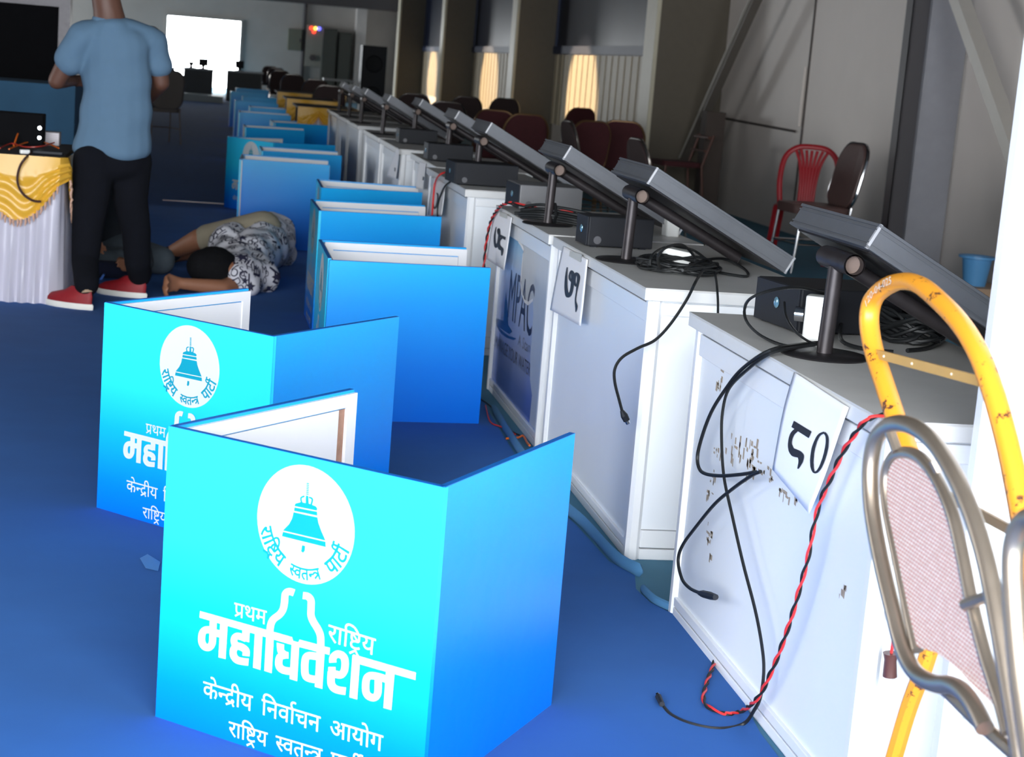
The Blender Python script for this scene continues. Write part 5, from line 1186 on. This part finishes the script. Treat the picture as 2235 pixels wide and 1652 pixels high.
MB().tube([v-L for v in smooth_path(lg[:-1], 5)+[lg[-1]]], .0135, 8).build('leg', YELLOWM, t, smooth=True)
pR = lp[-1]; MB().tube([pR-L, Vector((XY+.05, pR.y-.01, .44))-L, Vector((XY, pR.y-.04, 0))-L], .0135, 8).build('leg', YELLOWM, t, smooth=True)
yA, yB = pR.y, lp[0].y
MB().loft([[Vector((XY+.17+b, (yA+yB)/2+a, z))-L for a, b in rounded(.30*k, .34, .07)] for z, k in ((.45, .97), (.47, 1), (.49, .94))]).build('seat', mat('black_vinyl_seat', (.02, .02, .022), .5), t, smooth=True)
for yy in (yA+.02, yB-.02): MB().tube([Vector((XY+.38, yy, .46))-L, Vector((XY+.43, yy, 0))-L], .0135, 8).build('leg', YELLOWM, t, smooth=True)
# white partition at the right, standing on the floor
e1 = atY(2126, 1068, 2.58).x
t = thing('partition_panel', 'bright white partition panel with slim post at the right edge', 'partition', (e1+.35, 2.6, 0)); hx = .35
MB().box((-hx+.02, 0, 1.1), (.04, .04, 2.2), None, .008).build('post', ALUW, t); MB().box((hx-.02, 0, 1.1), (.04, .04, 2.2), None, .008).build('post', ALUW, t)
MB().bb((-hx+.04, -.006, .10), (hx-.04, .006, 2.14)).build('panel', LAMW, t); MB().bb((-hx+.04, -.012, 2.14), (hx-.04, .012, 2.2)).bb((-hx+.04, -.012, .04), (hx-.04, .012, .10)).build('rail', ALUW, t)

# ------------------------------------------------------------------ braces, bucket, far end of the hall
BR = mat('pale_steel_brace', (.48, .45, .41), .45, .2, vary=.06)
def brace(label, a, b, w):
    d = (b-a); R = d.to_track_quat('Z', 'X').to_matrix(); o = MB().box((a+b)/2, (w, w, d.length), R).build('diagonal_brace', BR); return tag(o, label, 'brace', 'steel braces along the right wall')
a, b = atX(2095, 0, 5.0), atX(2235, 390, 5.0); d = b-a; a2 = a-d*.9; s = (0.03-a.z)/d.z; b2 = a+d*s
brace('pale diagonal brace crossing the grey column at the upper right', a2, b2, .10)
a, b = atX(1650, 0, 5.05), atX(1484, 370, 5.05); d = b-a; a2 = a-d*.7; s = (0.03-a.z)/d.z
BR = mat('shaded_brace_tone', (.15, .13, .11), .6, .1); lb = brace('long dark diagonal brace leaning beside the dark post at the wall', a2, a+d*s, .085)  # shaded face of the brace, put into its dark colour
Rq = d.to_track_quat('Z', 'X').to_matrix(); n_ = Vector((-1, 0, 0))-d*(Vector((-1, 0, 0)).dot(d)/d.dot(d)); y_ = Vector((0, 1, 0))-d*(Vector((0, 1, 0)).dot(d)/d.dot(d))
fl = MB().box((a2+a+d*s)/2-lb.location+n_.normalized()*.046+y_.normalized()*.03, (.012, .03, (a+d*s-a2).length*.98), Rq).build('painted_lit_edge', mat('lit_edge_tone', (.45, .42, .37), .5), lb)  # added pale strip paints the lit edge of the brace
P = Vector((5.12, 10.85, 0)); o = thing('bucket', 'light blue plastic bucket on a box by the pale wall', 'bucket', P+Vector((0, 0, .12)))
MB().lathe([(.001, 0), (.075, 0), (.10, .18), (.125, .185), (.125, .20), (.112, .20), (.09, .19), (.07, .01), (.001, .01)], (0, 0, 0), 22).build('body', mat('light_blue_plastic', (.10, .32, .62), .4), o, smooth=True)
o = thing('cardboard_box', 'small tan cardboard box under the blue bucket', 'box', P); MB().box((.04, 0, .06), (.36, .40, .12)).build('carton', mat('tan_carton', (.40, .27, .18), .8), o)
bl = thing('stage', 'low stage dressed in blue cloth at the far left', 'stage', (-3.4, 14.6, 0)); z = atY(60, 180, 14).z
MB().bb((-4.5, -.6, 0), (atY(163, 230, 14).x+3.4, .6, z)).build('stage_skirt', mat('dim_blue_cloth', (.035, .11, .20), .9, vary=.25, scale=3), bl)
z0, z1 = z, atY(60, 10, 15).z
o = thing('screen_wall', 'large black screen wall standing on the blue stage at the far left', 'screen', (-4.2, 15.0, z0+.002)); xr = atY(128, 100, 15).x
MB().bb((-3.5, -.05, 0), (xr+4.2, .12, z1-z0)).build('panel', BLACKM, o); MB().bb((xr+4.2, -.08, 0), (xr+4.2+.09, .14, z1-z0+.1)).build('side_frame', STEELB, o); MB().bb((-3.5, -.08, z1-z0), (xr+4.2, .14, z1-z0+.06)).build('top_frame', STEELB, o)
# far end
DESK = mat('grey_desk_cloth', (.10, .105, .10), .8); DTOP = mat('pale_desk_top', (.40, .42, .42), .4)
def desk(label, x0, x1, ytop, ybot, Y, extra=None):
    a = atY(x0, ytop, Y); b = atY(x1, ytop, Y); o = thing('desk', label, 'desk', ((a.x+b.x)/2, Y, 0), 0, 'desks at the far doorway'); h = max(.3, a.z); w = (b.x-a.x)/2
    MB().bb((-w, -.3, h-.04), (w, .3, h)).build('desk_top', DTOP, o); MB().bb((-w+.04, -.27, 0), (w-.04, .27, h-.04)).build('desk_front', DESK, o); return o, h
d1, h1 = desk('dark desk standing in the bright doorway', 398, 470, 146, 195, 45.0)
d2, h2 = desk('desk partly in front of the right side of the bright doorway', 492, 575, 152, 200, 44.0)
d3, h3 = desk('small dark desk at the left side of the bright doorway', 364, 385, 146, 190, 45.4)
def monitor(label, x0, x1, y0, Y, zb):
    a = atY(x0, y0, Y); b = atY(x1, y0, Y); o = thing('monitor', label, 'monitor', ((a.x+b.x)/2, Y, zb), 0, 'monitors on the far desks'); w = (b.x-a.x)/2; h = max(.15, a.z-zb)
    MB().bb((-w, -.02, .06), (w, .02, h)).build('screen', CASE, o); MB().bb((-.04, -.02, 0), (.04, .03, .08)).build('stand', CASE, o); MB().bb((-.11, -.07, 0), (.11, .07, .012)).build('foot', CASE, o)
monitor('monitor upright on the desk in the bright doorway', 434, 455, 127, 45.0, h1); monitor('small dark box-like monitor left of the upright one in the doorway', 412, 423, 137, 45.1, h1)
monitor('tilted-looking monitor just right of the bright doorway', 514, 533, 132, 44.0, h2)
pf = MB().bb((atY(300, 205, 42).x, 41.6, 0), (atY(487, 210, 42).x, 42.8, .16)).build('threshold_platform', mat('pale_platform', (.35, .42, .45), .5)); tag(pf, 'low pale platform before the bright doorway', 'platform')
bx_ = thing('wall_box', 'grey-green electrical box on the far wall', 'electrical box', (atY(643, 88, DY).x, DY-.08, atY(643, 110, DY).z)); w = (atY(658, 88, DY).x-atY(628, 88, DY).x)/2
MB().bb((-w, -.08, 0), (w, .08, .62)).build('case', mat('grey_green_case', (.16, .17, .13), .6), bx_, bevel=.01); MB().bb((w-.06, -.10, .25), (w-.02, -.08, .35)).build('latch', STEELB, bx_)
px_ = atY(663, 80, DY).x; tag(MB().tube([(px_, DY-.04, 0), (px_, DY-.04, HZ)], .05, 8).build('conduit_pipe', DARKST), 'dark vertical pipe right of the grey-green wall box', 'pipe')
pn = thing('control_panel', 'pale control panel on the far wall with small coloured lights', 'control panel', (atY(684, 100, DY).x, DY-.1, atY(684, 145, DY).z)); w = (atY(703, 90, DY).x-atY(668, 90, DY).x)/2
MB().bb((-w, -.1, 0), (w, .1, atY(684, 55, DY).z-pn.location.z)).build('case', mat('pale_panel_case', (.30, .29, .25), .6), pn)
zl = atY(686, 62, DY).z-pn.location.z
for nm, x, z, c in (('red_light', -.10, 0, (1, .05, .02)), ('yellow_light', .02, 0, (1, .7, .1)), ('blue_light', .13, 0, (.15, .15, 1)), ('red_light', -.02, -.10, (1, .02, .05))):
    MB().ball((x, -.12, zl+z), .055, 6).build(nm, mat('lamp_'+nm, c, .4, emit=2.6), pn, smooth=True)
MB().lathe([(.001, 0), (.09, 0), (.09, .05), (.001, .05)], (-.02, -.1, .25), 14, Matrix.Rotation(math.radians(90), 3, 'X')).build('round_switch', STEELB, pn)
for lab, x0, x1, y0, y1 in (('tall dark cabinet beside the control panel on the far wall', 706, 736, 62, 165), ('second dark cabinet, right of the first on the far wall', 740, 768, 70, 165)):
    a = atY(x0, y0, DY-.5); b = atY(x1, y0, DY-.5); o = thing('cabinet', lab, 'cabinet', ((a.x+b.x)/2, DY-.45, 0)); w = (b.x-a.x)/2
    MB().bb((-w, -.25, 0), (w, .4, a.z)).build('body', mat('dark_green_cabinet', (.045, .05, .042), .6), o); MB().bb((-w+.03, -.27, .1), (w-.03, -.25, a.z-.05)).build('door', mat('dark_cabinet_door', (.055, .06, .05), .6), o)
a, b = atY(776, 90, DY-.6), atY(798, 90, DY-.6); struct(MB().bb((a.x, DY-.6, 0), (b.x, DY-.01, HZ)).build('trim_41', mat('white_corner', (.62, .60, .58), .6)))
zb = atY(680, 9, DY-.9).z; struct(MB().bb((atY(520, 5, DY).x, DY-1.1, zb), (HX1-.02, DY-.62, zb+.35)).build('trim_42', DARKST))
a, b = atY(792, 98, 40), atY(846, 98, 40); o = thing('loudspeaker', 'tall black loudspeaker stack before the far white corner', 'loudspeaker', ((a.x+b.x)/2, 40.3, 0)); w = (b.x-a.x)/2
MB().bb((-w, -.3, 0), (w, .3, a.z)).build('cabinet', BLACKP, o)
for z in (.5, 1.2): MB().lathe([(.001, 0), (w*.7, 0), (w*.6, .03), (.001, .01)], (0, -.30, z), 20, Matrix.Rotation(math.radians(90), 3, 'X')).build('cone', CASE, o)
a = atY(705, 170, 41); b = atY(772, 173, 41); o = thing('side_table', 'narrow white-topped table under the far dark cabinets', 'table', ((a.x+b.x)/2, 41, 0)); w = (b.x-a.x)/2
MB().bb((-w, -.2, a.z-.05), (w, .2, a.z)).build('table_top', DTOP, o)
for sx in (-1, 1): MB().bb((sx*w-.02*sx, -.18, 0), (sx*w-.06*sx, .18, a.z-.05)).build('leg', DESK, o)
# dark figures of chairs far down the row
for i, (px, py) in enumerate(((575, 140), (590, 146), (604, 150), (612, 156), (640, 165), (690, 176), (720, 190))):
    put_chair(cc, px, py, 'chrome chair far down the row, place %d counted from the doorway' % (i+1), math.radians(180), .90, 0)
# half hidden chair behind the standing man
P = G(348, 312, 0); gc = banquet('dim grey-brown chair half hidden behind the standing person', mat('grey_brown_cloth', (.10, .085, .075), .9), DARKST, .95); gc.location = (P.x, P.y, 0); gc.rotation_euler.z = math.radians(200)
# warm spots added inside the hall, standing in for sunlight on the ribbed panels
def beam(name, tgt, frm, deg, e, col=(1., .74, .45)):
    l = bpy.data.lights.new(name, 'SPOT'); l.energy = e; l.color = col; l.spot_size = math.radians(deg); l.spot_blend = .35; l.shadow_soft_size = .05
    o = bpy.data.objects.new(name, l); COL.objects.link(o); o.location = frm
    o.rotation_euler = (Vector(tgt)-Vector(frm)).to_track_quat('-Z', 'Y').to_euler()
beam('sun_patch_spot', (5.38, 25.3, .9), (-6, 31, 2.6), 9.5, 15000)
beam('sun_patch_spot', (5.38, 34.2, .9), (-6, 41, 2.6), 9.0, 15000)
beam('sun_patch_spot', (5.38, 43.4, .9), (-6, 48, 2.6), 8.5, 15000)
